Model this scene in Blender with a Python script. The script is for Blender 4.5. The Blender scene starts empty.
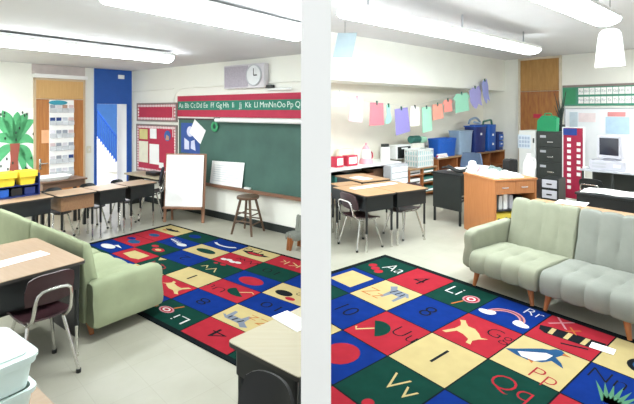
import bpy, bmesh, math, random
from mathutils import Vector, Matrix
random.seed(7)
C = bpy.context.scene.collection
F, HY, H = 435.0, 110.0, 1.75          # focal length (px), horizon row, eye height (m)
R = math.radians

# ------------------------------------------------------------ surveying helpers
def spot(px, py, z=0.0):
    """world point at height z along a sight line from the eye (used to survey furniture positions)"""
    Y = F*(H-z)/(py-HY)
    return Vector(((px-317)*Y/F, Y, z))
class Fr:
    """a ground frame turned by deg; y points away from the viewer"""
    def __init__(s, deg): s.deg = deg; s.c = math.cos(R(deg)); s.s = math.sin(R(deg))
    def w(s, x, y, z=0.0): return Vector((x*s.c-y*s.s, x*s.s+y*s.c, z))
    def l(s, P): return (P[0]*s.c+P[1]*s.s, -P[0]*s.s+P[1]*s.c)
    def ray(s, px, y):
        k = (px-317)/F; Y = y/(-k*s.s+s.c); return s.l((k*Y, Y))[0], Y
    def rect(s, y, x0, y0, x1, y1):
        """rectangle on the upright plane y: (world base centre, width, height)"""
        a, _ = s.ray(x0, y); b, _ = s.ray(x1, y); m, Y = s.ray((x0+x1)/2, y)
        z0 = H-(y1-HY)*Y/F; z1 = H-(y0-HY)*Y/F
        return s.w((a+b)/2, y-.003, z0), abs(b-a), z1-z0
LP = Fr(-37.5)      # left classroom: x along the chalkboard wall, y towards it
LB = Fr(52.5)       # left classroom: x along the door wall
RL = Fr(41.5)       # right classroom: x along the counter wall
RB = Fr(-48.5)      # right classroom: x along its door wall
CHALK, DOORW, COUNT, BACKR = 4.62, 8.15, 5.85, 11.2
CEIL_L, CEIL_R = 2.52, 3.05

# ------------------------------------------------------------ materials
def lin(h):
    h = h.lstrip('#'); v = [int(h[i:i+2], 16)/255 for i in (0, 2, 4)]
    return tuple(x/12.92 if x <= .04045 else ((x+.055)/1.055)**2.4 for x in v)
MATS = {}
def mat(name, hexc, rough=.6, metal=0.0, var=.06, scale=9.0, bump=0.0, bscale=60.0, emit=0.0, spec=.5, alpha=1.0, trans=0.0, stretch=None):
    if name in MATS: return MATS[name]
    m = bpy.data.materials.new(name); m.use_nodes = True; nt = m.node_tree; N = nt.nodes; Lk = nt.links
    b = N['Principled BSDF']; c = lin(hexc)
    b.inputs['Roughness'].default_value = rough; b.inputs['Metallic'].default_value = metal
    b.inputs['Specular IOR Level'].default_value = spec
    tc = N.new('ShaderNodeTexCoord')
    mp = N.new('ShaderNodeMapping'); Lk.new(tc.outputs['Object'], mp.inputs['Vector'])
    if stretch: mp.inputs['Scale'].default_value = stretch
    nz = N.new('ShaderNodeTexNoise'); nz.inputs['Scale'].default_value = scale; nz.inputs['Detail'].default_value = 4
    Lk.new(mp.outputs['Vector'], nz.inputs['Vector'])
    r = N.new('ShaderNodeValToRGB'); r.color_ramp.elements[0].position = .3; r.color_ramp.elements[1].position = .7
    r.color_ramp.elements[0].color = (*[max(0, x*(1-var)) for x in c], 1)
    r.color_ramp.elements[1].color = (*[min(1, x*(1+var)) for x in c], 1)
    Lk.new(nz.outputs['Fac'], r.inputs['Fac']); Lk.new(r.outputs['Color'], b.inputs['Base Color'])
    if bump:
        n2 = N.new('ShaderNodeTexNoise'); n2.inputs['Scale'].default_value = bscale
        Lk.new(tc.outputs['Object'], n2.inputs['Vector'])
        bp = N.new('ShaderNodeBump'); bp.inputs['Strength'].default_value = bump; bp.inputs['Distance'].default_value = .004
        Lk.new(n2.outputs['Fac'], bp.inputs['Height']); Lk.new(bp.outputs['Normal'], b.inputs['Normal'])
    if emit:
        b.inputs['Emission Color'].default_value = (*c, 1); b.inputs['Emission Strength'].default_value = emit
    if trans: b.inputs['Transmission Weight'].default_value = trans
    if alpha < 1: b.inputs['Alpha'].default_value = alpha
    MATS[name] = m; return m
def wood(name, hexc, hex2, rough=.45, sc=(1, 14, 14)):
    if name in MATS: return MATS[name]
    m = mat(name, hexc, rough=rough, var=.1, scale=4, stretch=sc)
    r = [n for n in m.node_tree.nodes if n.type == 'VALTORGB'][0]
    r.color_ramp.elements[0].color = (*lin(hex2), 1); r.color_ramp.elements[1].color = (*lin(hexc), 1)
    return m
W_WHITE = mat('white_wall_paint', '#f3f3ea', .7, var=.015, scale=3)
W_CREAM = mat('cream_wall_paint', '#f0ecdd', .7, var=.02, scale=3)
W_CEIL = mat('ceiling_paint', '#d9d8da', .8, var=.02, scale=2)
W_BLUE = mat('blue_paint', '#1f57ad', .45, var=.05)
W_SKYB = mat('light_blue_paint', '#4a82cc', .5, var=.05)
PURP = mat('pale_violet_floor', '#c3c0d8', .4, var=.03)
BASEB = mat('black_rubber_base', '#1f2624', .5)
CHALKM = mat('green_chalkboard', '#44655b', .75, var=.16, scale=2.2)
REDP = mat('red_paper', '#b8334d', .8, var=.05)
GRNP = mat('green_paper', '#2f7d68', .8, var=.05)
WHT = mat('white_paper', '#fafaf7', .8, var=.01)
OFFW = mat('off_white_plastic', '#e9ebe8', .45, var=.02)
GREYP = mat('grey_plastic', '#c4c4cc', .5, var=.03)
LGREY = mat('light_grey_metal', '#b9bbc0', .45, var=.03)
DGREY = mat('dark_grey_metal', '#363b38', .45, var=.08)
BLK = mat('black_plastic', '#0f1112', .4, var=.1)
BLKM = mat('black_metal', '#171b1c', .4, var=.1)
CHROME = mat('chrome_tube', '#d7d6d0', .22, metal=.9, var=.02)
MAROON = mat('maroon_plastic', '#3c2428', .4, var=.08)
DKSH = mat('charcoal_plastic', '#1d2022', .4, var=.08)
TOPL = wood('desk_laminate', '#a88d72', '#a18568')
TOPP = wood('pale_desk_laminate', '#aea58a', '#aaa084')
TOPR = wood('warm_desk_laminate', '#a5825c', '#9c7952')
DKEDGE = mat('dark_edge_band', '#33302c', .5)
APRW = wood('brown_wood_apron', '#9a7453', '#8a6546')
DOORM = wood('orange_door_veneer', '#c08147', '#ad6e38', sc=(14, 14, 1))
TRANSM = wood('pale_transom_veneer', '#d9b074', '#cfa264', sc=(14, 14, 1))
DOORM2 = wood('mottled_door_veneer', '#b27a3c', '#96592f', sc=(5, 5, 1))
TRANS2 = wood('ochre_transom_veneer', '#b98c4d', '#a87a40', sc=(5, 5, 1))
TEAKM = wood('orange_desk_veneer', '#c08050', '#b67544', sc=(10, 10, 1))
STOOLM = wood('dark_stool_wood', '#6b5340', '#57412f', sc=(12, 12, 1))
EASELM = wood('easel_wood', '#9c7358', '#86604a', sc=(12, 12, 1))
LEGW = wood('sofa_leg_wood', '#a5673a', '#8e552c', sc=(12, 12, 1))
TRAYM = wood('chalk_tray_wood', '#8a6650', '#755442')
SHELFM = wood('brown_shelf_wood', '#a9693c', '#965a30', sc=(10, 10, 1))
def fabric(n, h): return mat(n, h, .9, var=.09, scale=5, bump=.25, bscale=220, spec=.2)
GREEN_F = fabric('sage_green_velour', '#939b7c')
SAGE_F = fabric('grey_green_velour', '#8b8e7a')
GREY_F = fabric('grey_velour', '#81847b')
BLUEPL = mat('blue_plastic', '#1659b5', .35, var=.05)
NAVYPL = mat('navy_plastic', '#1b2f6e', .35, var=.06)
GBLUE = mat('grey_blue_plastic', '#8ea5bd', .4, var=.05)
YEL = mat('yellow_plastic', '#f0d53c', .4, var=.03)
TEAL = mat('dark_teal_plastic', '#2f6f66', .4, var=.06)
GRN = mat('bright_green_plastic', '#1c9a63', .5, var=.04)
PINK = mat('pink_plastic', '#f0a9b4', .4, var=.05)
REDPL = mat('red_plastic', '#c02643', .4, var=.05)
CLEARB = mat('milky_bin_plastic', '#dff0ea', .3, var=.02, trans=.15)
SCREEN = mat('dark_screen', '#30333d', .15, var=.05)
LAMP = mat('fluorescent_tube', '#f2fbff', .5, emit=23.0, var=0)
BROWNC = mat('brown_cardboard', '#7d5137', .8, var=.08)

# floor: vinyl tiles
def floor_material():
    m = bpy.data.materials.new('vinyl_floor_tile'); m.use_nodes = True; nt = m.node_tree; N = nt.nodes; L = nt.links
    b = N['Principled BSDF']; b.inputs['Roughness'].default_value = .38; b.inputs['Specular IOR Level'].default_value = .35
    tc = N.new('ShaderNodeTexCoord'); mp = N.new('ShaderNodeMapping'); mp.inputs['Rotation'].default_value = (0, 0, R(45))
    L.new(tc.outputs['Object'], mp.inputs['Vector'])
    br = N.new('ShaderNodeTexBrick'); br.offset = 0; br.inputs['Scale'].default_value = 1.0
    br.inputs['Brick Width'].default_value = .3; br.inputs['Row Height'].default_value = .3; br.inputs['Mortar Size'].default_value = .002
    br.inputs['Color1'].default_value = (*lin('#a29f8d'), 1); br.inputs['Color2'].default_value = (*lin('#9f9c89'), 1); br.inputs['Mortar'].default_value = (*lin('#979482'), 1)
    L.new(mp.outputs['Vector'], br.inputs['Vector'])
    nz = N.new('ShaderNodeTexNoise'); nz.inputs['Scale'].default_value = 3; nz.inputs['Detail'].default_value = 8; L.new(tc.outputs['Object'], nz.inputs['Vector'])
    mx = N.new('ShaderNodeMix'); mx.data_type = 'RGBA'; mx.inputs[0].default_value = .12
    L.new(br.outputs['Color'], mx.inputs[6]); L.new(nz.outputs['Fac'], mx.inputs[7]); L.new(mx.outputs[2], b.inputs['Base Color'])
    return m
FLOORM = floor_material()

# ------------------------------------------------------------ mesh builder
class B:
    def __init__(s): s.bm = bmesh.new(); s.mi = 0
    def _tag(s, faces):
        for f in faces: f.material_index = s.mi
    def box(s, x0, x1, y0, y1, z0, z1, bev=0.0, seg=2, M=None):
        t = bmesh.new(); bmesh.ops.create_cube(t, size=1)
        for v in t.verts: v.co = Vector(((x0+x1)/2+v.co.x*(x1-x0), (y0+y1)/2+v.co.y*(y1-y0), (z0+z1)/2+v.co.z*(z1-z0)))
        if bev: bmesh.ops.bevel(t, geom=list(t.edges), offset=bev, segments=seg, profile=.5, affect='EDGES')
        if M: t.transform(M)
        s.add(t); return s
    def add(s, t):
        me = bpy.data.meshes.new('tmp'); 
        for f in t.faces: f.material_index = s.mi
        t.to_mesh(me); t.free(); s.bm.from_mesh(me); bpy.data.meshes.remove(me)
    def cyl(s, p0, p1, r0, r1=None, n=14):
        p0, p1 = Vector(p0), Vector(p1); r1 = r0 if r1 is None else r1
        t = bmesh.new(); d = p1-p0
        bmesh.ops.create_cone(t, cap_ends=True, segments=n, radius1=r0, radius2=r1, depth=d.length)
        q = Vector((0, 0, 1)).rotation_difference(d.normalized())
        t.transform(Matrix.Translation((p0+p1)/2) @ q.to_matrix().to_4x4()); s.add(t); return s
    def ball(s, c, r, sc=(1, 1, 1), n=12):
        t = bmesh.new(); bmesh.ops.create_uvsphere(t, u_segments=n, v_segments=max(6, n//2+2), radius=r)
        t.transform(Matrix.Translation(Vector(c)) @ Matrix.Diagonal((*sc, 1))); s.add(t); return s
    def tube(s, pts, r, n=10, smooth=3, closed=False):
        P = [Vector(p) for p in pts]
        if smooth and len(P) > 2:                       # round the corners
            Q = [P[0]]
            for i in range(1, len(P)-1):
                a, b, c = P[i-1], P[i], P[i+1]
                d = min((a-b).length, (c-b).length)*.35
                u = b+(a-b).normalized()*d; w = b+(c-b).normalized()*d
                for k in range(smooth+1):
                    t = k/smooth; Q.append(u*(1-t)**2+b*2*t*(1-t)+w*t*t)
            P = Q+[P[-1]]
        rings = []
        ref = Vector((0, 0, 1))
        for i, p in enumerate(P):
            d = (P[min(i+1, len(P)-1)]-P[max(i-1, 0)]).normalized()
            if abs(d.dot(ref)) > .95: ref2 = Vector((1, 0, 0))
            else: ref2 = ref
            if i == 0: x = d.cross(ref2).normalized()
            else: x = (x-d*x.dot(d)).normalized()
            y = d.cross(x)
            rings.append([p+(x*math.cos(2*math.pi*k/n)+y*math.sin(2*math.pi*k/n))*r for k in range(n)])
        s.loft(rings); return s
    def loft(s, rings, cap=True, closed_ring=True):
        bm = s.bm; V = [[bm.verts.new(p) for p in r] for r in rings]; fs = []; n = len(rings[0])
        for a, b in zip(V, V[1:]):
            for k in range(n if closed_ring else n-1):
                fs.append(bm.faces.new((a[k], a[(k+1) % n], b[(k+1) % n], b[k])))
        if cap:
            fs.append(bm.faces.new(V[0][::-1])); fs.append(bm.faces.new(V[-1]))
        s._tag(fs); return s
    def lathe(s, prof, c=(0, 0, 0), n=20, sx=1, sy=1):
        rings = [[Vector((c[0]+r*sx*math.cos(2*math.pi*k/n), c[1]+r*sy*math.sin(2*math.pi*k/n), c[2]+z)) for k in range(n)] for r, z in prof]
        return s.loft(rings)
    def poly(s, pts, z, M=None):
        vs = [s.bm.verts.new((M @ Vector((p[0], p[1], z))) if M else Vector((p[0], p[1], z))) for p in pts]
        f = s.bm.faces.new(vs); f.material_index = s.mi; f.normal_update(); return s
    def prism(s, pts, y0, y1):
        """outline in x,z pushed from y0 to y1"""
        a = [Vector((p[0], y0, p[1])) for p in pts]; b = [Vector((p[0], y1, p[1])) for p in pts]
        return s.loft([a, b])
    def slab(s, pts, z0, z1):
        return s.loft([[Vector((p[0], p[1], z0)) for p in pts], [Vector((p[0], p[1], z1)) for p in pts]])
    def sheet(s, fn, nu, nv, th):
        t = bmesh.new(); V = [[t.verts.new(fn(i/nu, j/nv)) for j in range(nv+1)] for i in range(nu+1)]
        for i in range(nu):
            for j in range(nv): t.faces.new((V[i][j], V[i+1][j], V[i+1][j+1], V[i][j+1]))
        t.normal_update(); bmesh.ops.solidify(t, geom=list(t.faces), thickness=th); s.add(t); return s
    def text(s, string, size, M, flat=.0, thin=.0):
        cu = bpy.data.curves.new('t', 'FONT'); cu.body = string; cu.size = size; cu.align_x = 'CENTER'; cu.align_y = 'CENTER'; cu.resolution_u = 3; cu.extrude = flat; cu.offset = -thin
        o = bpy.data.objects.new('t', cu); C.objects.link(o); dg = bpy.context.evaluated_depsgraph_get(); dg.update()
        me = bpy.data.meshes.new_from_object(o.evaluated_get(dg)); bpy.data.objects.remove(o); bpy.data.curves.remove(cu)
        t = bmesh.new(); t.from_mesh(me); bpy.data.meshes.remove(me); t.transform(M); s.add(t); return s
def obj(name, b, mats, parent=None, smooth=False, loc=None, rot=None, fix=True):
    if fix: bmesh.ops.recalc_face_normals(b.bm, faces=list(b.bm.faces))
    me = bpy.data.meshes.new(name); b.bm.to_mesh(me); b.bm.free()
    if not isinstance(mats, (list, tuple)): mats = [mats]
    for m in mats: me.materials.append(m)
    if smooth:
        for p in me.polygons: p.use_smooth = True
        me.set_sharp_from_angle(angle=R(45))
    o = bpy.data.objects.new(name, me); C.objects.link(o)
    if parent: o.parent = parent
    if loc is not None: o.location = loc
    if rot is not None: o.rotation_euler = (0, 0, R(rot))
    return o
def tag(o, label, cat, group=None):
    o['label'] = label; o['category'] = cat
    if group: o['group'] = group
    return o
def thing(name, label, cat, loc=(0, 0, 0), rot=0.0, group=None):
    o = bpy.data.objects.new(name, None); C.objects.link(o); o.empty_display_size = .1
    o.location = loc; o.rotation_euler = (0, 0, R(rot)); return tag(o, label, cat, group)
def struct(name, b, m, rot=0.0, parent=None, label=None, smooth=False):
    o = obj(name, b, m, parent, smooth=smooth, rot=rot if parent is None else None)
    if parent is None: o['kind'] = 'structure'
    if label: o['label'] = label
    return o
def dup(root, loc, rot, label, group=None):
    r = root.copy(); C.objects.link(r); r.location = loc; r.rotation_euler = (0, 0, R(rot)); r['label'] = label
    if group: r['group'] = group
    for ch in list(root.children):
        c = ch.copy(); C.objects.link(c); c.parent = r
        for g in list(ch.children):
            d = g.copy(); C.objects.link(d); d.parent = c
    return r
def rrect(w, h, r, n=3, cx=0, cy=0):
    P = []
    for k, (sx, sy) in enumerate(((1, 1), (-1, 1), (-1, -1), (1, -1))):
        for i in range(n+1):
            a = math.pi/2*(k+i/n); P.append((cx+sx*(w/2-r)+r*math.cos(a), cy+sy*(h/2-r)+r*math.sin(a)))
    return P

# ------------------------------------------------------------ camera, world
cam = bpy.data.cameras.new('camera'); co = bpy.data.objects.new('camera', cam); C.objects.link(co)
co.location = (0, 0, H); co.rotation_euler = (R(90), 0, 0)
cam.sensor_width = 36; cam.sensor_fit = 'HORIZONTAL'; cam.lens = 36*F/634; cam.shift_y = -(202-HY)/634; cam.clip_start = .02
S = bpy.context.scene; S.camera = co
S.view_settings.view_transform = 'Standard'; S.view_settings.look = 'None'; S.view_settings.gamma = 1; S.view_settings.use_curve_mapping = False
S.view_settings.exposure = 0.50
wd = bpy.data.worlds.new('daylight'); S.world = wd; wd.use_nodes = True
wd.node_tree.nodes['Background'].inputs['Color'].default_value = (.93, .97, 1, 1); wd.node_tree.nodes['Background'].inputs['Strength'].default_value = .84

# ------------------------------------------------------------ the setting
b = B(); b.box(-16, 16, -3, 22, -.1, 0); struct('floor', b, FLOORM)
PT = 15*1.4/F                                     # half thickness of the dividing wall
b = B(); b.box(-.0515, .0450, 1.4, 9.2, 0, 3.3); struct('wall_between', b, mat('bright_white_paint', '#fbfbf9', .8, var=.005))

# left classroom shell
b = B(); b.box(-DOORW-.1, -3.62, CHALK, CHALK+.12, 0, CEIL_L+.1); struct('wall_chalkboard', b, W_WHITE, LP.deg)
qa, _ = LB.ray(95.5, DOORW); qb, _ = LB.ray(127, DOORW); qc, _ = LB.ray(131, DOORW); qd, _ = LB.ray(33, DOORW); qe, _ = LB.ray(84.5, DOORW)
def zat(fr, y, px, py): return H-(py-HY)*fr.ray(px, y)[1]/F
ztop = zat(LB, DOORW, 112, 104)
b = B(); b.box(-1.0, qa, DOORW, DOORW+.14, 0, CEIL_L+.1); b.box(qb, CHALK+.1, DOORW, DOORW+.14, 0, CEIL_L+.1); b.box(qa, qb, DOORW, DOORW+.14, ztop, CEIL_L+.1)
struct('wall_back', b, W_WHITE, LB.deg)
b = B()
b.slab([(-9.5, 1.45), (-.0515, 1.45), (-.0515, 5.95), (-.6, 6.4), (-3.62, 8.70), (-9.5, 4.2)], CEIL_L, CEIL_L+.1)
struct('ceiling_left', b, W_CEIL)
b = B(); b.box(-DOORW+.02, -3.66, CHALK-.015, CHALK, 0, .105); struct('baseboard_chalkboard', b, BASEB, LP.deg)
b = B(); b.box(-1, qa-.03, DOORW-.015, DOORW, 0, .1); struct('baseboard_back', b, BASEB, LB.deg)
# blue surround of the doorway and the panel above it
b = B()
b.box(qa-.03, qc, DOORW-.03, DOORW, ztop, CEIL_L-.002); b.box(qb-.01, qc, DOORW-.03, DOORW, 0, ztop); b.box(qa-.03, qa+.012, DOORW-.03, DOORW, 0, ztop)
sur = struct('door_1', b, W_BLUE, LB.deg, label='blue painted doorway surround with a solid blue panel above')
P, w_, h_ = LB.rect(DOORW-.03, 118, 75, 124, 79)
x_, _ = LB.l(P); b = B(); b.box(x_-w_/2, x_+w_/2, DOORW-.045, DOORW-.03, P.z, P.z+h_); obj('door_label', b, WHT, sur)
# hall behind the doorway
y117 = qb/LB.ray(117, 1.0)[0]
b = B(); b.box(qb, qb+.12, DOORW+.14, y117, 0, 2.74); struct('wall_hall', b, W_WHITE, LB.deg)
b = B(); b.box(-2, 8, 13.5, 13.6, 0, 3.5); struct('wall_stairwell', b, W_SKYB, LB.deg)
b = B(); b.box(1.0, 6, DOORW+.2, 13.5, 2.75, 2.85); struct('ceiling_hall', b, W_CEIL, LB.deg)
b = B(); b.box(1.0, 6, DOORW+.2, 13.5, .001, .006); struct('floor_hall', b, PURP, LB.deg)
la = bpy.data.lights.new('hall_fill_lamp', 'AREA'); la.energy = 130; la.size = 1.2; lo = bpy.data.objects.new('hall_fill_lamp', la); C.objects.link(lo); lo.location = LB.w(5.2, 10.2, 2.7)  # unseen lamp added to brighten the dark hall and staircase
def lamp(loc, e, deg):
    l = bpy.data.lights.new('ceiling_lamp', 'AREA'); l.shape = 'RECTANGLE'; l.size = 2.2; l.size_y = .3; l.energy = e; l.color = (.96, 1, 1)
    o = bpy.data.objects.new('ceiling_lamp', l); C.objects.link(o); o.location = loc; o.rotation_euler = (0, 0, R(deg))
lamp(RB.w(-.9, 9.3, 2.95), 125, RL.deg)          # unseen lamps added to brighten the far walls, standing for further ceiling lights
lamp(LP.w(-6.9, .4, 2.45), 110, LB.deg)
# staircase seen through the doorway (rises to the left)
ST = 12.0
xs0, _ = LB.ray(120, ST); sx_l, _ = LB.ray(96, ST)
st = thing('staircase', 'staircase with blue metal railing rising left beyond the doorway', 'stairs', LB.w(xs0, ST, .007), LB.deg)
z0s = zat(LB, ST, 119, 172); zl = zat(LB, ST, 97, 141)
run = (xs0-sx_l)/5; rise = (zl-z0s)/5 if zl > z0s else .17
b = B(); nst = 12
for k in range(nst): b.box(-run*(k+1), -run*k, .05, 1.0, 0, rise*(k+1))
obj('step', b, mat('grey_step', '#8894b8', .6), st)
b = B(); b.prism([(.05, 0), (.05, .1), (-run*nst, rise*nst+.12), (-run*nst, 0)], 0, .05); obj('stringer', b, WHT, st)
rl = B()
rl.tube([(.0, .0, .85), (-run*nst, .0, rise*nst+.85)], .03); rl.tube([(.0, .0, .2), (-run*nst, .0, rise*nst+.2)], .02)
ra = obj('railing', rl, W_BLUE, st)
b = B()
for k in range(26):
    x = -run*nst*k/26; zz = -x/run*rise; b.cyl((x, 0, zz+.1), (x, 0, zz+.86), .016, n=6)
obj('baluster', b, W_BLUE, ra)['kind'] = 'stuff'

# wooden classroom door with transom, left room
b = B(); zt1 = zat(LB, DOORW, 60, 99); zt2 = zat(LB, DOORW, 60, 79); zt3 = zat(LB, DOORW, 60, 75)
def frame_box(b, x0, x1, z0, z1, t, y0, y1):
    b.box(x0, x0+t, y0, y1, z0, z1); b.box(x1-t, x1, y0, y1, z0, z1); b.box(x0, x1, y0, y1, z1-t, z1)
frame_box(b, qd, qe, 0, zt2, .035, DOORW-.035, DOORW)
dr = struct('door_2', b, mat('tan_door_frame', '#c9b294', .5), LB.deg, label='orange wooden door with a pale wood panel above it')
b = B(); b.box(qd+.035, qe-.035, DOORW-.03, DOORW-.002, .01, zt1-.01); obj('leaf', b, DOORM, dr)
b = B(); b.box(qd+.035, qe-.035, DOORW-.025, DOORW-.002, zt1, zt2-.035); obj('transom_panel', b, TRANSM, dr)
P, w_, h_ = LB.rect(DOORW-.05, 39, 160, 46, 167); x_, _ = LB.l(P)
b = B(); b.box(x_-.05, x_-.015, DOORW-.04, DOORW-.03, P.z-.04, P.z+.14, .004); b.tube([(x_-.03, DOORW-.03, P.z+.06), (x_-.03, DOORW-.08, P.z+.06), (x_+.07, DOORW-.08, P.z+.055)], .011)
obj('door_handle', b, CHROME, dr, smooth=True)
b = B(); b.box(qd-.01, qe+.005, DOORW-.12, DOORW, zt2+.002, zt2+.065); struct('trim_1', b, WHT, LB.deg)
b = B(); b.box(qd-.02, qe, DOORW-.02, DOORW, zt2+.067, CEIL_L-.002); struct('trim_2', b, mat('rosy_grey_paint', '#cfc4c0', .7), LB.deg)
P, w_, h_ = LB.rect(DOORW, 86.5, 146, 91, 153)
t = thing('light_switch', 'cream light switch plate on the white pier left of the blue doorway', 'light switch', P, LB.deg)
b = B(); b.box(-w_/2, w_/2, -.012, 0, 0, h_, .003); obj('plate', b, mat('cream_plate', '#e0dcc8', .4), t)
b = B(); b.box(-w_*.12, w_*.12, -.022, -.012, h_*.35, h_*.65); obj('toggle', b, OFFW, t)

# right classroom shell
b = B(); b.box(5.35, BACKR+.6, COUNT, COUNT+.12, 0, CEIL_R+.1); struct('wall_counter', b, W_CREAM, RL.deg)
SOF = zat(RL, 5.26, 420, 85.5)
b = B(); b.box(4.55, BACKR, 5.26, COUNT, SOF, CEIL_R); struct('trim_3', b, W_WHITE, RL.deg, label='white boxed soffit above the counter')
a1, _ = RB.ray(519, BACKR); a2, _ = RB.ray(562, BACKR)
b = B(); b.box(-6.0, 1.5, BACKR, BACKR+.12, 0, CEIL_R+.1); struct('wall_door', b, W_WHITE, RB.deg)
b = B(); b.slab([(.045, 1.45), (9.5, 1.45), (9.5, 7.6), (4.55, 12.1), (.045, 8.1)], CEIL_R, CEIL_R+.1); struct('ceiling_right', b, W_CEIL)
zd1 = zat(RB, BACKR, 540, 91); zd2 = zat(RB, BACKR, 540, 58)
b = B(); frame_box(b, a1, a2, 0, CEIL_R-.002, .05, BACKR-.05, BACKR)
dr = struct('door_3', b, mat('pale_door_frame', '#d8cdb8', .5), RB.deg, label='mottled orange wooden door reaching the ceiling')
b = B(); b.box(a1+.05, a2-.05, BACKR-.03, BACKR-.002, .01, zd1-.01); obj('leaf', b, DOORM2, dr)
b = B(); b.box(a1+.05, a2-.05, BACKR-.03, BACKR-.002, zd1, CEIL_R-.054); obj('transom_panel', b, TRANS2, dr)
P, w_, h_ = RB.rect(BACKR-.03, 533.5, 114, 542, 118)
tag(obj('door_sign', B().box(-w_/2, w_/2, -.01, -.001, 0, h_), REDPL, loc=P, rot=RB.deg), 'small red sign on the mottled orange door', 'sign')

# ------------------------------------------------------------ ceiling lights
def ceiling_light(label, fr, x, y0, y1, z, ceil, width=.3):
    """long fixture running along local y of fr at local x"""
    L = y1-y0
    t = thing('ceiling_light', label, 'ceiling light', fr.w(x, (y0+y1)/2, z), fr.deg)
    b = B(); b.box(-width/2, width/2, -L/2, L/2, .05, .1, .01); obj('housing', b, OFFW, t)
    b = B()
    for sx in (-1, 1):
        b.cyl((sx*width*.25, -L/2+.05, .02), (sx*width*.25, L/2-.05, .02), .03, n=10)
    b2 = B(); b2.loft([[Vector((width/2*math.cos(a), yy, .05-.075*math.sin(a))) for a in [math.pi*k/10 for k in range(11)]] for yy in (-L/2, L/2)])
    obj('diffuser', b2, LAMP, t, smooth=True); b.bm.free()
    b = B()
    for yy in (-L/2+.3, 0, L/2-.3): b.cyl((0, yy, .1), (0, yy, ceil-z), .012, n=8)
    obj('hanger', b, LGREY, t)
    return t
e1 = spot(170, 62, 2.40) if False else None
def light_end(fr, px, py, z):
    Y = F*(z-H)/(HY-py); return fr.l(((px-317)*Y/F, Y))
x, y = light_end(LP, 168, 61, 2.40)
ceiling_light('long fluorescent ceiling light running toward the chalkboard, farther of two in the left room', LP, x, 1.2, y, 2.40, CEIL_L, .28)
x, y = light_end(LP, 297, 38, 2.40)
ceiling_light('fluorescent ceiling light above the rug, nearer of two in the left room', LP, x, 1.3, min(y, CHALK-.1), 2.40, CEIL_L, .3)
x, y = light_end(RB, 531, 53, 2.72)
ceiling_light('long fluorescent ceiling light beside the white soffit in the right room', RB, x, 3.2, y, 2.72, CEIL_R, .34)
x, y = light_end(RB, 606, 24, 2.72)
ceiling_light('fluorescent ceiling light behind the hanging white bell in the right room', RB, x, 2.4, y, 2.72, CEIL_R, .3)

# ------------------------------------------------------------ the alphabet rug
def pile(name, hexc, var=.06):
    m = mat(name, hexc, .95, spec=.06, var=var)
    for el in [n for n in m.node_tree.nodes if n.type == 'VALTORGB'][0].color_ramp.elements:
        el.color = (el.color[0]*.87, el.color[1]*.87, el.color[2]*.87, 1)
    return m
RUGC = [pile('rug_border', '#10181a'), pile('rug_blue', '#0a2a70', .1), pile('rug_red', '#9a2530', .08), pile('rug_cream', '#b5a472', .05), pile('rug_green', '#0d372d', .12),
        pile('rug_white', '#c8c8c4'), pile('rug_black', '#16191d'), pile('rug_grey', '#737a86'), pile('rug_leaf', '#4f8062'), pile('rug_pink', '#b07d84'), pile('rug_orange', '#a8622f'), pile('rug_steel', '#254a6e')]
BO, BL_, RE, CR, GR, WH, BK, GY, LF, PK, OR, SB = range(12)
TILES = {-1: (GR, RE, GR, BL_, RE, CR, BL_), 0: (BL_, CR, BL_, RE, CR, BL_, GR), 1: (GR, BL_, RE, CR, GR, RE, BL_), 2: (RE, CR, BL_, GR, BL_, GR, RE),
         3: (CR, BL_, GR, RE, CR, BL_, RE), 4: (GR, BL_, RE, CR, BL_, GR, CR)}
def circ(cx, cy, r, n=18, ry=None): return [(cx+r*math.cos(2*math.pi*k/n), cy+(ry or r)*math.sin(2*math.pi*k/n)) for k in range(n)]
def thick(pts, w):
    L, Rr = [], []
    for i, p in enumerate(pts):
        a = pts[max(i-1, 0)]; c = pts[min(i+1, len(pts)-1)]; d = math.hypot(c[0]-a[0], c[1]-a[1]) or 1
        nx, ny = -(c[1]-a[1])/d*w/2, (c[0]-a[0])/d*w/2
        L.append((p[0]+nx, p[1]+ny)); Rr.append((p[0]-nx, p[1]-ny))
    return L+Rr[::-1]
def arc(cx, cy, r, a0, a1, n=12, ry=None): return [(cx+r*math.cos(R(a0+(a1-a0)*k/n)), cy+(ry or r)*math.sin(R(a0+(a1-a0)*k/n))) for k in range(n+1)]
# motif lists: (colour, layer, outline in a unit tile, origin at tile centre, y up) or ('T', colour, text, size, x, y)
KANG = [(-.36, .30), (-.27, .36), (-.2, .28), (-.1, .2), (.05, .2), (.2, .1), (.3, .0), (.42, .05), (.3, -.08), (.25, -.2), (.3, -.33), (.2, -.33), (.17, -.2), (.0, -.12), (-.15, -.1), (-.25, -.3), (-.34, -.3), (-.23, -.05), (-.22, .12), (-.28, .22)]
HORSE = [(-.35, .22), (-.24, .34), (-.12, .2), (.2, .2), (.34, .05), (.28, .02), (.24, .08), (.24, -.3), (.17, -.3), (.14, -.05), (-.05, -.05), (-.09, -.3), (-.16, -.3), (-.18, .05), (-.28, .16)]
PENG = [(-.34, -.2), (-.22, -.1), (-.1, .02), (.05, .16), (.14, .2), (.2, .28), (.28, .3), (.36, .25), (.46, .22), (.34, .18), (.3, .08), (.42, -.0), (.5, -.1), (.3, -.04), (.22, -.16), (.05, -.24), (-.12, -.24)]
DINO = [(-.4, -.05), (-.3, .08), (-.1, .18), (.12, .2), (.3, .1), (.42, .0), (.3, -.05), (.2, -.16), (.14, -.08), (-.08, -.08), (-.14, -.18), (-.2, -.06)]
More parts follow.
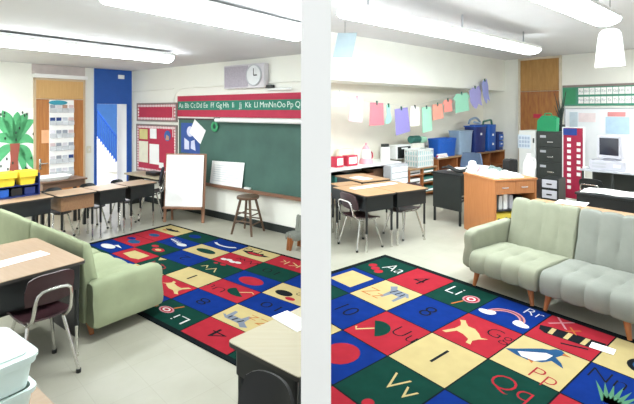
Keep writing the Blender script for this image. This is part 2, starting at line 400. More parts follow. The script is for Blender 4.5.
MOT = {
 (-1, -1): [('T', WH, 'Aa', .5, .2, .08), (RE, 1, circ(-.3, -.1, .1)), (RE, 1, circ(-.12, -.2, .1)), (RE, 1, circ(.06, -.28, .1))],
 (0, -1): [('T', BK, '4', .62, 0, -.02)],
 (1, -1): [('T', WH, 'Li', .5, -.22, .1), (PK, 1, circ(.22, .0, .16)), (RE, 2, circ(.22, 0, .125)), (WH, 3, circ(.22, 0, .085)), (RE, 4, circ(.22, 0, .05)), (OR, 1, thick([(.16, -.16), (.08, -.42)], .035))],
 (2, -1): [('T', WH, 'Rr', .36, .27, .31), (PK, 1, thick(arc(.0, -.22, .3, 0, 180), .1)), (OR, 2, thick(arc(.0, -.22, .3, 0, 180), .05)), (BL_, 3, thick(arc(.0, -.22, .3, 0, 180), .02)), (WH, 4, circ(-.32, -.24, .14, ry=.08)), (WH, 4, circ(.32, -.24, .14, ry=.08)), (WH, 5, circ(-.24, -.2, .08)), (WH, 5, circ(.26, -.2, .08))],
 (3, -1): [('T', PK, 'X', .5, -.26, .3), ('T', OR, 'x', .46, -.02, .22), (BK, 1, [(-.47, .0), (-.42, -.14), (-.3, -.2), (.46, -.12), (.48, .16), (-.3, .06)]), (CR, 2, [(-.27, -.17), (-.2, -.165), (-.22, .05), (-.29, .04)]), (CR, 2, [(-.04, -.15), (.03, -.145), (.02, .09), (-.05, .08)]), (CR, 2, [(.2, -.13), (.27, -.12), (.27, .12), (.2, .11)]), (BK, 1, thick([(.0, -.32), (.35, -.2)], .04))],
 (4, -1): [(BK, 1, circ(.05, -.1, .22)), (SB, 2, circ(.05, -.1, .15))],
 (5, -1): [(YY := CR, 1, circ(0, 0, .2))],
 (-1, 0): [(CR, 1, [(-.36, -.3), (.3, -.3), (.3, .34), (-.36, .34)])],
 (0, 0): [('T', OR, 'Zz', .46, -.2, -.14), (GY, 1, [(x*.9+.12, y*.9+.12) for x, y in HORSE]), (BK, 2, thick([(.05, .28), (.0, .1)], .03)), (BK, 2, thick([(.16, .28), (.13, .1)], .03)), (BK, 2, thick([(.26, .24), (.25, .1)], .03))],
 (1, 0): [('T', BK, '8', .55, 0, 0)],
 (2, 0): [('T', BK, 'Gg', .40, .27, .2), (CR, 1, [(x*.85-.14, y*.85-.08) for x, y in KANG])],
 (3, 0): [('T', RE, 'Pp', .40, .22, -.33), (SB, 1, [(x*.95-.16, y*1.1+.15) for x, y in PENG]), (WH, 2, [(x-.04, y+.07) for x, y in [(-.28, -.08), (-.12, .06), (.02, .18), (.12, .18), (.1, .0), (.0, -.14), (-.18, -.16)]]), (OR, 2, [(.16, .43), (.28, .39), (.16, .36)]), (OR, 2, [(-.14, -.08), (-.04, -.09), (-.04, -.15)])],
 (4, 0): [('T', BK, 'Nn', .4, -.2, .25)]+[(LF, 1, [(-.1+.02*k, -.28), (.0+.02*k, -.28), (-.3+.1*k, .2-.03*abs(k-3))]) for k in range(7)],
 (-1, 1): [(LF, 1, circ(0, 0, .2))],
 (0, 1): [('T', BK, '10', .5, -.02, .0)],
 (1, 1): [('T', BK, 'Uu', .42, .27, .13), (GR, 1, arc(-.2, -.08, .26, -45, 135)), (CR, 1, thick([(-.2, -.08), (-.38, -.32), (-.45, -.25)], .035))],
 (2, 1): [('T', BK, '1', .62, .0, .02)],
 (3, 1): [('T', RE, 'Qq', .46, .05, .15), (CR, 1, [(.2, -.45), (.3, -.2), (.42, -.42)])],
 (4, 1): [(CR, 1, [(-.3, -.28), (.28, -.28), (.3, .2), (-.1, .3), (-.32, .2)])],
 (5, 1): [(WH, 1, circ(.05, .1, .26, ry=.2)), (WH, 1, [(-.35, -.1), (-.05, -.25), (.0, -.1)])],
 (-1, 2): [('T', BK, '6', .6, 0, 0)],
 (0, 2): [('T', BK, 'Ee', .46, -.2, -.1), (BK, 1, circ(.18, .1, .18)), (RE, 1, circ(-.05, .3, .1))],
 (1, 2): [(RE, 1, circ(.0, .05, .28))],
 (2, 2): [('T', CR, 'Vv', .5, .1, .12), (RE, 1, circ(.05, -.4, .08)), (RE, 1, circ(.24, -.36, .06))],
 (3, 2): [('T', BK, '2', .55, 0, 0)],
 (4, 2): [(RE, 1, circ(-.1, .1, .2, n=7)), (CR, 2, circ(-.1, .1, .1, n=7)), (RE, 1, circ(.2, -.12, .12, n=7))],
 (5, 2): [(SB, 1, circ(-.1, .1, .22, n=6)), (BL_, 1, circ(.2, -.1, .16, n=6))],
 (0, 3): [(WH, 1, circ(0, 0, .16))], (-1, 3): [('T', BK, 'Oo', .5, 0, 0)],
 (1, 3): [('T', BK, '10', .5, 0, 0)],
 (2, 3): [('T', BK, 'Ww', .4, -.22, -.2)]+[(WH, 1, circ(-.1+.13*k, .12+.06*(k % 2), .09, n=8)) for k in range(4)],
 (3, 3): [(GR, 1, circ(.0, .0, .3, ry=.2)), (BK, 2, thick([(-.3, 0), (.3, .03)], .03))],
 (4, 3): [(WH, 1, circ(-.2, .1, .16, ry=.14)), (WH, 1, thick([(-.1, .08), (.4, -.15)], .05))]+[(WH, 1, thick([(.0+.11*k, .14-.06*k), (-.02+.11*k, -.12-.04*k)], .035)) for k in range(4)],
 (5, 3): [(SB, 1, circ(.0, .0, .18))],
 (0, 4): [(CR, 1, circ(0, 0, .2))], (-1, 4): [('T', WH, 'Ii', .5, 0, 0)],
 (1, 4): [('T', CR, 'Kk', .5, .0, .0)],
 (2, 4): [('T', BK, 'Dd', .42, .2, -.24), (BK, 1, DINO), (RE, 2, [(x*.6, y*.6+.03) for x, y in DINO])],
 (3, 4): [(WH, 1, thick(arc(.0, -.25, .4, 35, 150), .09))],
 (4, 4): [(BL_, 1, circ(.1, .0, .2))],
 (5, 4): [(BK, 1, [(x*.8, y*.8) for x, y in DINO]), (OR, 2, circ(.2, .2, .08))],
}
def alphabet_rug(label, a, bt, org, rot, xcut, keep):
    """org: world point of tile corner (0,0); local x along the letters, y away from the reader"""
    z = .010; r = B()
    bx, by = .13*a, .13*bt
    r.box(-a-bx, 6*a+bx, -5*bt-by, bt+by, 0.001, z)
    for v, row in TILES.items():
        for i, c in enumerate(row):
            u = i-1; r.mi = c; g = .012
            x0, x1 = (u+g)*a, (u+1-g)*a; y1, y0 = -(v+g)*bt, -(v+1-g)*bt
            r.poly([(x0, y0), (x1, y0), (x1, y1), (x0, y1)], z+.001)
            for mt in MOT.get((u, v), []):
                M = Matrix.Translation(((u+.5)*a, -(v+.5)*bt, z+.0018)) @ Matrix.Diagonal((a, bt, 1, 1))
                if mt[0] == 'T':
                    r.mi = mt[1]; r.text(mt[2], mt[3], M @ Matrix.Translation((mt[4], mt[5], .0004)), thin=.007)
                else:
                    r.mi = mt[0]; r.poly(mt[2], mt[1]*.0003, M)
    # trimmed where the dividing wall stands
    r.bm.transform(Matrix.Translation(org) @ Matrix.Rotation(R(rot), 4, 'Z'))
    bmesh.ops.bisect_plane(r.bm, geom=list(r.bm.verts)+list(r.bm.edges)+list(r.bm.faces), plane_co=(xcut, 0, 0), plane_no=(1 if keep < 0 else -1, 0, 0), clear_outer=True)
    r.bm.transform((Matrix.Translation(org) @ Matrix.Rotation(R(rot), 4, 'Z')).inverted())
    for f in r.bm.faces:
        f.normal_update()
        if f.normal.z < -.5 and f.calc_center_median().z > .005: f.normal_flip()
    return tag(obj('alphabet_rug', r, RUGC, loc=org, rot=rot, fix=False), label, 'rug')
alphabet_rug('coloured alphabet rug in front of the grey-green sofa, penguin tile showing', .469, .517, Vector((.705, 4.456, 0)), -50.7, .047, 1)
o = LP.w(-2.382, 2.361)
alphabet_rug('coloured alphabet rug between the green sofa and the chalkboard', .562, .302, o, -37.5+180, -.053, -1)

# ------------------------------------------------------------ sofas
def inset_ring(pts, d):
    cx = sum(p[0] for p in pts)/len(pts); cy = sum(p[1] for p in pts)/len(pts)
    out = []
    for p in pts:
        v = Vector((cx-p[0], cy-p[1])); L = v.length; out.append((p[0]+v.x/L*min(d, L*.8), p[1]+v.y/L*min(d, L*.8)))
    return out
def densify(pts, n=3):
    """soft closed outline through the given points (Catmull-Rom)"""
    P = []; N = len(pts)
    for i in range(N):
        a, b_, c, d = (Vector(pts[(i+k-1) % N]) for k in range(4))
        for k in range(n):
            t = k/n; q = .5*((2*b_)+(c-a)*t+(2*a-5*b_+4*c-d)*t*t+(3*b_-a-3*c+d)*t**3); P.append((q.x, q.y))
    return P
def channelled(b, x0, x1, prof, nch, seam=.020, endr=.03):
    """upholstered block along x with stitched channels; profile in y,z"""
    prof = densify(prof); st = []
    for x, d in ((0, endr), (.006, endr*.55), (.018, endr*.2)): st.append((x0+x, d))
    n = nch*8
    for k in range(1, n):
        t = (k*nch/n) % 1.0; s = math.sin(math.pi*t); st.append((x0+(x1-x0)*k/n, seam*(1-s**.45)))
    for x, d in ((.018, endr*.2), (.006, endr*.55), (0, endr)): st.append((x1-x, d))
    st = sorted(st)
    b.loft([[Vector((x, p[0], p[1])) for p in inset_ring(prof, d)] for x, d in st])
def sofa_section(label, w, fab, loc, rot, arm=False, sy=1.0, sz=1.0, zb=.155, leg_h=None, group=None, armz=.55, nb=4):
    t = thing('sofa_section', label, 'sofa', loc, rot, group)
    y = lambda v: v*sy
    z = lambda v: zb+(v-.165)*sz
    b = B(); channelled(b, .004, w-.004, [(y(.05), z(.165)), (y(.0), z(.2)), (y(-.005), z(.29)), (y(.03), z(.35)), (y(.12), z(.368)), (y(.45), z(.36)), (y(.70), z(.33)), (y(.72), z(.2)), (y(.68), z(.165)), (y(.4), z(.16))], 4)
    obj('seat', b, fab, t, smooth=True)
    b = B(); channelled(b, .002, w-.002, [(y(.735), z(.17)), (y(.73), z(.30)), (y(.79), z(.52)), (y(.86), z(.74)), (y(.89), z(.785)), (y(.94), z(.79)), (y(.965), z(.75)), (y(.965), z(.5)), (y(.955), z(.2)), (y(.90), z(.165))], nb)
    obj('backrest', b, fab, t, smooth=True)
    if arm:
        b = B(); aw = .13
        prof = densify([(-aw, zb), (-aw, zb+(armz-zb)*.5), (-aw+.005, armz-.05), (-aw+.03, armz), (-.03, armz), (-.006, armz-.04), (-.004, zb+.1), (-.004, zb)], 3)
        rings = []
        for yy, d in ((.10, .05), (.11, .022), (.135, .005), (.2, 0), (.45, 0), (.7, 0), (.88, 0), (.93, .02)):
            rings.append([Vector((p[0], y(yy), p[1]-(.035*sz if yy < .2 else 0)*(p[1]-zb))) for p in inset_ring(prof, d)])
        b.loft(rings); obj('armrest', b, fab, t, smooth=True)
    for lx in (.07, w-.09):
        for ly in (.07, .86):
            b = B(); b.cyl((lx+(.03 if lx > .2 else -.03), y(ly-.02), 0.019 if ly < .5 and w > .4 else 0), (lx, y(ly), zb+.03), .016, .030, 12)
            obj('leg', b, LEGW, t, smooth=True)
    return t
fr = Fr(-52)
o = fr.w(-2.47, 3.82); sofa_section('grey-green sofa section with one arm beside the orange desk', .67, SAGE_F, o, -52, arm=True, armz=.53)
o = fr.w(-1.79, 3.82); sofa_section('grey armless sofa section standing right of the grey-green one', .72, GREY_F, o, -52)
o = LP.w(-3.42, 2.22); sofa_section('green sofa section with arm, its back to the brown chair', 1.03, GREEN_F, o, -37.5+180, arm=True, sy=.71, sz=1.0, zb=.11, armz=.45, nb=1)
o = LP.w(-4.46, 2.22); sofa_section('green armless sofa section continuing left behind the wooden table', 1.09, GREEN_F, o, -37.5+180, sy=.71, sz=1.0, zb=.11, nb=1)
# grey armchair cut by the divider, left room
P = spot(283, 251)
x, y = LP.l(P)
o = LP.w(x-.02, y+.05); sofa_section('small grey upholstered seat standing on the floor past the rug, right of the stool', .20, GREY_F, o, -37.5, sy=.26, sz=.43, zb=.13)

# ------------------------------------------------------------ student desks and chairs
def student_desk(label, w, d, h, loc, rot, top, apron=None, group=None, cut=None, foot=True):
    """origin at the centre of the footprint"""
    apron = apron or BLKM
    t = thing('student_desk', label, 'desk', loc, rot, group)
    b = B(); b.slab(rrect(w, d, .03), h-.018, h); b.mi = 1; b.slab(rrect(w+.006, d+.006, .03), h-.022, h-.004)
    obj('desktop', b, [top, DKEDGE], t)
    b = B(); i = .03
    b.box(-w/2+i, w/2-i, -d/2+i, d/2-i, h-.205, h-.197)
    b.box(-w/2+i, w/2-i, -d/2+i, -d/2+i+.006, h-.20, h-.023); b.box(-w/2+i, -w/2+i+.006, -d/2+i, d/2-i, h-.20, h-.023); b.box(w/2-i-.006, w/2-i, -d/2+i, d/2-i, h-.20, h-.023)
    obj('book_box', b, apron, t)
    for sx in (-1, 1):
        for sy in (-1, 1):
            x, y = sx*(w/2-.045), sy*(d/2-.045)
            b = B(); b.cyl((x, y, .22), (x, y, h-.20), .015, n=10); lg = obj('leg', b, BLKM, t, smooth=True)
            b = B(); b.cyl((x, y, .02), (x, y, .24), .011, n=10); b.cyl((x, y, 0), (x, y, .02), .016, n=10); obj('leg_insert', b, CHROME, lg, smooth=True)
    return t
def school_chair(label, loc, rot, shell, w=.36, d=.36, hs=.40, ht=.70, group=None, tube=.011):
    """faces local +y"""
    t = thing('school_chair', label, 'chair', loc, rot, group)
    b = B(); b.sheet(lambda u, v: Vector(((u-.5)*w*(1-.12*v*v), (v-.5)*d, hs-.018*math.sin(math.pi*u)+(.0 if v < .75 else -.05*(v-.75)**2*16*.4)+.02*(1-v)**3)), 8, 8, .012); obj('seat', b, shell, t, smooth=True)
    h0 = hs+.10
    def back(u, v):
        e = (abs(u-.5)*2)
        zz = h0+(ht-h0)*v-(.03*e**4 if v > .5 else 0)*v
        return Vector(((u-.5)*w*(.92+.08*math.sin(math.pi*v)), -d/2-.015-.05*v-.035*(1-e*e)+.02, zz))
    b = B(); b.sheet(back, 10, 6, .012); obj('backrest', b, shell, t, smooth=True)
    hw = w/2-.035
    b = B(); yb = -d/2-.03
    b.tube([(-hw, d/2-.06, hs-.035), (-hw, -d/2+.03, hs-.035), (-hw, yb-.02, hs+.03), (-hw+.01, yb-.065, ht-.09), (hw-.01, yb-.065, ht-.09), (hw, yb-.02, hs+.03), (hw, -d/2+.03, hs-.035), (hw, d/2-.06, hs-.035)], tube, n=8)
    obj('back_frame', b, CHROME, t, smooth=True)
    for sx in (-1, 1):
        for (y0, y1) in ((-d/2+.05, -d/2-.04), (d/2-.09, d/2-.0)):
            b = B(); b.tube([(sx*hw*.96, y0, hs-.04), (sx*(w/2+.02), y1, .02)], tube, n=8); lg = obj('leg', b, CHROME, t, smooth=True)
            b = B(); b.cyl((sx*(w/2+.02), y1, 0), (sx*(w/2+.02), y1, .025), .016, n=10); obj('foot_cap', b, BLK, lg)
    return t
# row of desks below the door wall, left room (desk depth along p)
ROWG = 'row of desks below the door wall'
def L_desk(label, q0, q1, p0=-6.36, p1=-5.90, h=.66, top=TOPL, apron=None):
    o = LP.w((p0+p1)/2, (q0+q1)/2); return student_desk(label, p1-p0, q1-q0, h, o, -37.5, top, apron)
L_desk('dark student desk at the left end of the row, below the yellow bins', 1.62, 2.33, p0=-6.42, p1=-5.95)
L_desk('student desk with brown wooden apron, second from the left in the row', 2.37, 2.84, p0=-6.38, apron=APRW)
L_desk('dark student desk third in the row, in front of the blue doorway', 2.86, 3.28)
L_desk('dark student desk nearest the easel at the right end of the row', 3.31, 3.75, p1=-5.92)
def L_chair(label, p, q, rot, **k): return school_chair(label, LP.w(p, q), -37.5+rot, k.pop('shell', DKSH), **k)
L_chair('dark school chair tucked under the brown-aproned desk from behind', -6.50, 2.60, -90, w=.25, d=.28, hs=.37, ht=.65)
L_chair('dark school chair tucked under the third desk of the row, before the doorway', -6.50, 3.07, -90, w=.25, d=.28, hs=.37, ht=.65)
L_chair('dark school chair tucked under the desk nearest the easel', -6.50, 3.52, -90, w=.22, d=.28, hs=.37, ht=.65)
L_chair('black school chair standing right of the desk row, left of the easel', -6.50, 3.97, 150, shell=BLK, w=.34, d=.32, hs=.42, ht=.80)
# front-left table with the brown chair
fl = LP.w(-3.20-.45, 1.46-.375)
t = student_desk('wooden-topped table behind the green sofa, brown chair pushed under it', .9, .75, .68, fl, -37.5, TOPL)
b = B(); b.box(-.40, .40, .335, .35, .12, .66); b.box(-.415, -.40, -.33, .35, .12, .66); obj('dark_panel', b, BLK, t)  # dark panels added to imitate the deep shade under the table
P = LP.w(-3.57, 1.02, .6806)
tag(obj('paper_strip', B().box(-.07, .07, -.33, .33, 0, .003), WHT, loc=P, rot=-37.5+6), 'long white paper strip on the table behind the green sofa', 'paper')
school_chair('brown school chair with chrome frame pushed under the table behind the green sofa', LP.w(-3.24, 1.17), -37.5+90, MAROON, w=.29, d=.34, hs=.42, ht=.72)
# near right desk (three-cornered, against the dividing wall) with its chair
c0 = Vector((-.41, 1.98)); c1 = Vector((-.062, 2.345)); c2 = Vector((-.062, 1.70))
t = thing('corner_desk', 'cream-topped desk at the divider in the near right of the left room', 'desk', (c0.x, c0.y, 0))
L_ = [(0, 0), tuple(c2-c0), tuple(c1-c0)]
b = B(); cc = Vector((sum(p[0] for p in L_)/3, sum(p[1] for p in L_)/3))
def soft_tri(s, r=.03):
    P = []
    for i in range(3):
        a, v, c = Vector(L_[i-1]), Vector(L_[i]), Vector(L_[(i+1) % 3])
        u = v+(a-v).normalized()*r; w = v+(c-v).normalized()*r
        for k in range(5):
            q = u*(1-k/4)**2+v*2*(k/4)*(1-k/4)+w*(k/4)**2; q = cc+(q-cc)*s; P.append((q.x, q.y))
    return P
b.slab(soft_tri(1), .682, .70); b.mi = 1; b.slab(soft_tri(1.006), .678, .696); obj('desktop', b, [TOPP, DKEDGE], t)
b = B(); b.slab(soft_tri(.86), .55, .677); obj('book_box', b, BLKM, t)
for p in L_:
    q = cc+(Vector(p)-cc)*.72; b = B(); b.cyl((q.x, q.y, 0), (q.x, q.y, .55), .016, n=10); obj('leg', b, BLKM, t, smooth=True)
P = Vector((-.125, 2.16, .701))
tag(obj('paper_sheet', B().box(-.05, .05, -.1, .1, 0, .004), WHT, loc=P, rot=52.5+80-90), 'white paper lying on the cream-topped desk by the divider', 'paper')
school_chair('black school chair before the cream-topped desk at the divider', LP.w(-1.15, 1.03), -37.5+180, BLK, w=.27, d=.25, hs=.42, ht=.73)

# desk cluster, right room
DF = Fr(31.5); dx0, dy0 = DF.l((.596, 5.29))
def R_desk(label, x0, x1, y0, y1, h=.70): return student_desk(label, x1-x0, y1-y0, h, DF.w(dx0+(x0+x1)/2, dy0+(y0+y1)/2), DF.deg, TOPR)
R_desk('desk at the near corner of the cluster, maroon chair at its left', 0, .49, 0, .74)
R_desk('student desk at the right of the cluster, nearest the black teacher desk', .50, 1.07, .0, .74)
R_desk('student desk at the far right of the cluster, below the black-fronted box', .53, 1.06, .76, 1.48, h=.72)
R_desk('student desk at the far left of the cluster, cut by the divider', .12, .52, .76, 1.02)
def lying(name, label, x0, y0, w, d, z, rot=0, m=WHT, cat='paper', th=.003):
    return tag(obj(name, B().box(-w/2, w/2, -d/2, d/2, 0, th), m, loc=DF.w(dx0+x0, dy0+y0, z), rot=DF.deg+rot), label, cat)
lying('paper_strip', 'long white paper strip across the two near desks of the cluster', .55, .52, .8, .12, .7012, 4)
lying('paper_sheet', 'white paper on the far right desk of the cluster', .72, 1.05, .2, .3, .7212, 8)
school_chair('maroon school chair at the left of the desk cluster, its back to the divider', DF.w(dx0+.16, dy0+.30), DF.deg-90, MAROON, w=.36, d=.36, hs=.40, ht=.70)
school_chair('maroon school chair under the right desk of the cluster', DF.w(dx0+.92, dy0+.36), DF.deg+90, MAROON, w=.36, d=.34, hs=.40, ht=.71)

# ------------------------------------------------------------ chalkboard wall
def rect(fr, plane, x0, y0, x1, y1): return fr.rect(plane, x0, y0, x1, y1)
def boardrel(P, w, h, fr):
    return P
xL, _ = LP.ray(180, CHALK); xR = -3.66
zc0 = zat(LP, CHALK, 250, 189); zc1 = zat(LP, CHALK, 250, 121)
cb = thing('chalkboard', 'green chalkboard with wooden chalk tray behind the stool', 'chalkboard', LP.w((xL+xR)/2, CHALK-.004, zc0), LP.deg)
wc = xR-xL
b = B(); b.box(-wc/2, wc/2, -.02, 0, 0, zc1-zc0); obj('board', b, CHALKM, cb)
b = B(); b.box(-wc/2, wc/2, -.10, 0, -.035, 0); b.box(-wc/2, wc/2, -.10, -.085, 0, .012); obj('chalk_tray', b, TRAYM, cb)
b = B(); b.box(-wc/2, wc/2, -.03, -.0, zc1-zc0, zc1-zc0+.025); obj('top_rail', b, MAROON, cb)
# red band with the alphabet strip above
zb0 = zat(LP, CHALK, 250, 120.5); zb1 = zat(LP, CHALK, 250, 94)
xb, _ = LP.ray(178.5, CHALK)
bd = thing('alphabet_banner', 'red wall banner with a green strip of white alphabet letters above the chalkboard', 'banner', LP.w((xb+xR)/2, CHALK-.004, zb0+.045), LP.deg)
wb = xR-xb; hb = zb1-zb0-.045
b = B(); b.box(-wb/2, wb/2, -.018, 0, 0, hb); obj('backing', b, REDP, bd)
b = B(); b.box(-wb/2+.02, wb/2, -.026, -.018, hb*.32, hb*.74); b.mi = 1; al = 'ABCDEFGHIJKLMNOPQRSTUVWXYZ'
M0 = Matrix.Rotation(R(90), 4, 'X')
n = 17
for k in range(n):
    s = al[k]+al[k].lower()
    b.text(s, hb*.34, Matrix.Translation((-wb/2+.12+(wb-.2)*k/(n-.5), -.0275, hb*.53)) @ M0)
obj('letter_strip', b, [GRNP, mat('pale_lettering', '#d8e8e0', .8)], bd)
# projector screen case
x0, _ = LP.ray(217, CHALK-.1); z0 = zat(LP, CHALK-.1, 260, 123)
ps = thing('projector_screen', 'white rolled projector screen case below the alphabet banner', 'projector screen', LP.w((x0+xR)/2, CHALK-.066, z0), LP.deg)
ws = xR-x0
b = B(); b.cyl((-ws/2, -.06, .03), (ws/2, -.06, .03), .032, n=14); obj('case', b, OFFW, ps, smooth=True)
b = B(); b.box(-ws/2-.01, -ws/2, -.09, .028, 0, .07); obj('end_cap', b, BLK, ps)
b = B(); b.box(-ws/2+.3, -ws/2+.33, -.04, .028, .02, .05); obj('bracket', b, LGREY, ps)
# clock and speaker box
P, w_, h_ = LP.rect(CHALK, 229, 65, 269, 88.5)
ck = thing('clock_speaker', 'grey wall box holding a speaker grille and a round clock', 'clock', P, LP.deg)
b = B(); b.box(-w_/2, w_/2, -.10, 0, 0, h_, .008); obj('case', b, mat('pale_lilac_case', '#d6d2d6', .5), ck)
b = B(); b.box(-w_/2+.02, w_*.12, -.106, -.10, .02, h_-.02); obj('speaker_grille', b, mat('lilac_mesh', '#b0a9b4', .7, var=.12, scale=60), ck)
cxx = w_*.27; b = B(); b.cyl((cxx, -.115, h_*.52), (cxx, -.10, h_*.52), h_*.40, n=28); f_ = obj('clock_face', b, mat('pale_clock_face', '#e4e6e8', .3), ck)
b = B(); b.loft([[Vector((cxx+h_*r*math.cos(a), yy, h_*.52+h_*r*math.sin(a))) for a in [2*math.pi*k/28 for k in range(28)]] for r, yy in ((.40, -.115), (.40, -.122), (.44, -.122), (.44, -.10))], cap=False); obj('clock_rim', b, LGREY, ck, smooth=True)
b = B(); b.box(cxx-.006, cxx+.006, -.118, -.116, h_*.52, h_*.80); b.box(cxx-.0, cxx+h_*.2, -.118, -.116, h_*.49, h_*.54); obj('clock_hand', b, BLK, ck)
P, w_, h_ = LP.rect(CHALK, 268, 85, 275, 88)
tag(obj('wall_bracket', B().box(-w_/2, w_/2, -.06, 0, 0, h_, .004), BLK, loc=P, rot=LP.deg), 'small black bracket on the wall below the clock box', 'bracket')
P, w_, h_ = LP.rect(CHALK, 270, 88, 293, 91)
tag(obj('paper_roll', B().cyl((-w_/2, -.035, h_/2+.004), (w_/2, -.035, h_/2+.004), .022), OFFW, loc=P, rot=LP.deg, smooth=True), 'thin white roll fixed on the wall right of the black bracket', 'roll')
# wall conduit
x0, _ = LP.ray(174, CHALK); zc = zat(LP, CHALK, 174, 92); z2 = zat(LP, CHALK, 174, 112)
b = B(); b.tube([(x0, CHALK-.015, z2-.45), (x0, CHALK-.015, zc+.06), (xR, CHALK-.015, zc+.06+.02)], .012, n=8)
b.tube([(-DOORW+.02, CHALK-.015, zc+.05), (x0, CHALK-.015, zc+.06)], .012, n=8)
struct('trim_4', b, W_WHITE, LP.deg, smooth=True)
# red bulletin boards at the left
def bulletin(label, x0, y0, x1, y1, edge=.05):
    P, w_, h_ = LP.rect(CHALK, x0, y0, x1, y1)
    t = thing('bulletin_board', label, 'bulletin board', P, LP.deg)
    b = B(); b.box(-w_/2, w_/2, -.02, 0, 0, h_); obj('backing', b, REDP, t)
    b = B(); fr_ = .03
    for (a0, a1, c0_, c1_) in ((-w_/2-fr_, w_/2+fr_, -fr_, 0), (-w_/2-fr_, w_/2+fr_, h_, h_+fr_), (-w_/2-fr_, -w_/2, 0, h_), (w_/2, w_/2+fr_, 0, h_)): b.box(a0, a1, -.03, 0, c0_, c1_)
    obj('frame', b, mat('grey_brown_frame', '#8b7d78', .6), t)
    b = B(); n = int(w_/edge); m_ = int(h_/edge)
    for k in range(n):
        for zz in (edge*.5, h_-edge*.5): b.poly(circ(-w_/2+(k+.5)*w_/n, zz, edge*.48, 8), 0, Matrix.Translation((0, -.0225, 0)) @ Matrix.Rotation(R(90), 4, 'X'))
    for k in range(m_):
        for xx in (-w_/2+edge*.5, w_/2-edge*.5): b.poly(circ(xx, (k+.5)*h_/m_, edge*.48, 8), 0, Matrix.Translation((0, -.0225, 0)) @ Matrix.Rotation(R(90), 4, 'X'))
    obj('scalloped_border', b, mat('pale_scallop', '#f0dcdc', .8), t)
    return t
bulletin('small empty red bulletin board with scalloped white border, upper one', 139, 104.5, 177, 120)
bulletin('tall red bulletin board pinned with papers, below the small empty one', 138.5, 126, 177, 172)
def pinned(name, label, cat, m, x0, y0, x1, y1, off=.026, fr=LP, plane=CHALK, tilt=0, th=.004, group=None):
    P, w_, h_ = fr.rect(plane, x0, y0, x1, y1)
    b = B(); Mx = Matrix.Translation((0, 0, h_/2)) @ Matrix.Rotation(R(tilt), 4, 'Y') @ Matrix.Translation((0, 0, -h_/2))
    b.box(-w_/2, w_/2, -off-th, -off, 0, h_, M=Mx)
    return tag(obj(name, b, m, loc=P, rot=fr.deg), label, cat, group)
PG = 'papers pinned on the tall red bulletin board'
pinned('pinned_paper', 'yellow paper at the upper left of the tall red bulletin board', 'paper', mat('pale_yellow_paper', '#d8ce8a', .8), 141, 129, 149, 139, group=PG)
pinned('pinned_paper', 'white paper right of the yellow one on the red bulletin board', 'paper', WHT, 151.5, 128.5, 158, 138.5, group=PG)
pinned('pinned_paper', 'cream paper below the yellow one on the red bulletin board', 'paper', mat('cream_paper', '#e9e6cf', .8), 140.5, 141, 149.5, 162, group=PG)
pinned('pinned_paper', 'long white paper at the middle of the red bulletin board', 'paper', WHT, 151, 144, 160.5, 164, group=PG)
pinned('pinned_paper', 'small white note low on the red bulletin board', 'paper', WHT, 160.5, 162.5, 165, 168, group=PG)
# round blue badge
P, w_, h_ = LP.rect(CHALK, 164, 130.5, 174, 141)
t = thing('round_poster', 'round blue and brown picture on the tall red bulletin board', 'poster', P, LP.deg)
b = B(); b.cyl((0, -.032, h_/2), (0, -.024, h_/2), h_/2, n=24); obj('disc', b, mat('blue_print', '#3c64a8', .7), t)
b = B(); b.prism([(-.05, .02), (.06, .02), (.05, h_*.45), (-.02, h_*.6)], -.036, -.032); obj('figure_print', b, mat('tan_print', '#c29a7a', .7), t)
# blue poster, tilted white sheet and green ornament on the chalkboard
P, w_, h_ = LP.rect(CHALK, 182.5, 123, 201, 153)
t = thing('wall_poster', 'blue and white poster at the left edge of the chalkboard', 'poster', P, LP.deg)
b = B(); b.box(-w_/2, w_/2, -.026, -.0205, 0, h_); obj('sheet', b, mat('blue_poster', '#35559c', .7, var=.1), t)
b = B(); b.prism(circ(-.0, h_*.72, .09), -.029, -.026); b.prism([(-.16, .06), (-.03, .06), (-.03, h_*.38), (-.16, h_*.5)], -.029, -.026); b.prism([(.02, .08), (.15, .05), (.12, h_*.45), (.03, h_*.4)], -.029, -.026); obj('white_print', b, mat('lilac_print', '#d4d8ee', .7), t)
pinned('paper_sheet', 'tilted white sheet taped on the chalkboard over the blue poster', 'paper', WHT, 193, 123.5, 206, 139.5, off=.034, tilt=32)
P, w_, h_ = LP.rect(CHALK, 213, 122, 221, 131)
b = B(); b.loft([[Vector((h_*.42*math.cos(a)+rr*math.cos(a)*math.cos(c), -.045-.018*math.sin(c), h_/2+(h_*.42+rr*math.cos(c))*math.sin(a))) for c in [2*math.pi*k/8 for k in range(8)]] for a in [2*math.pi*k/18 for k in range(19)] for rr in (.025,)], cap=False)
tag(obj('wreath', b, mat('wreath_green', '#3f9a68', .7), loc=P, rot=LP.deg, smooth=True), 'small green ring ornament at the top of the chalkboard', 'ornament')
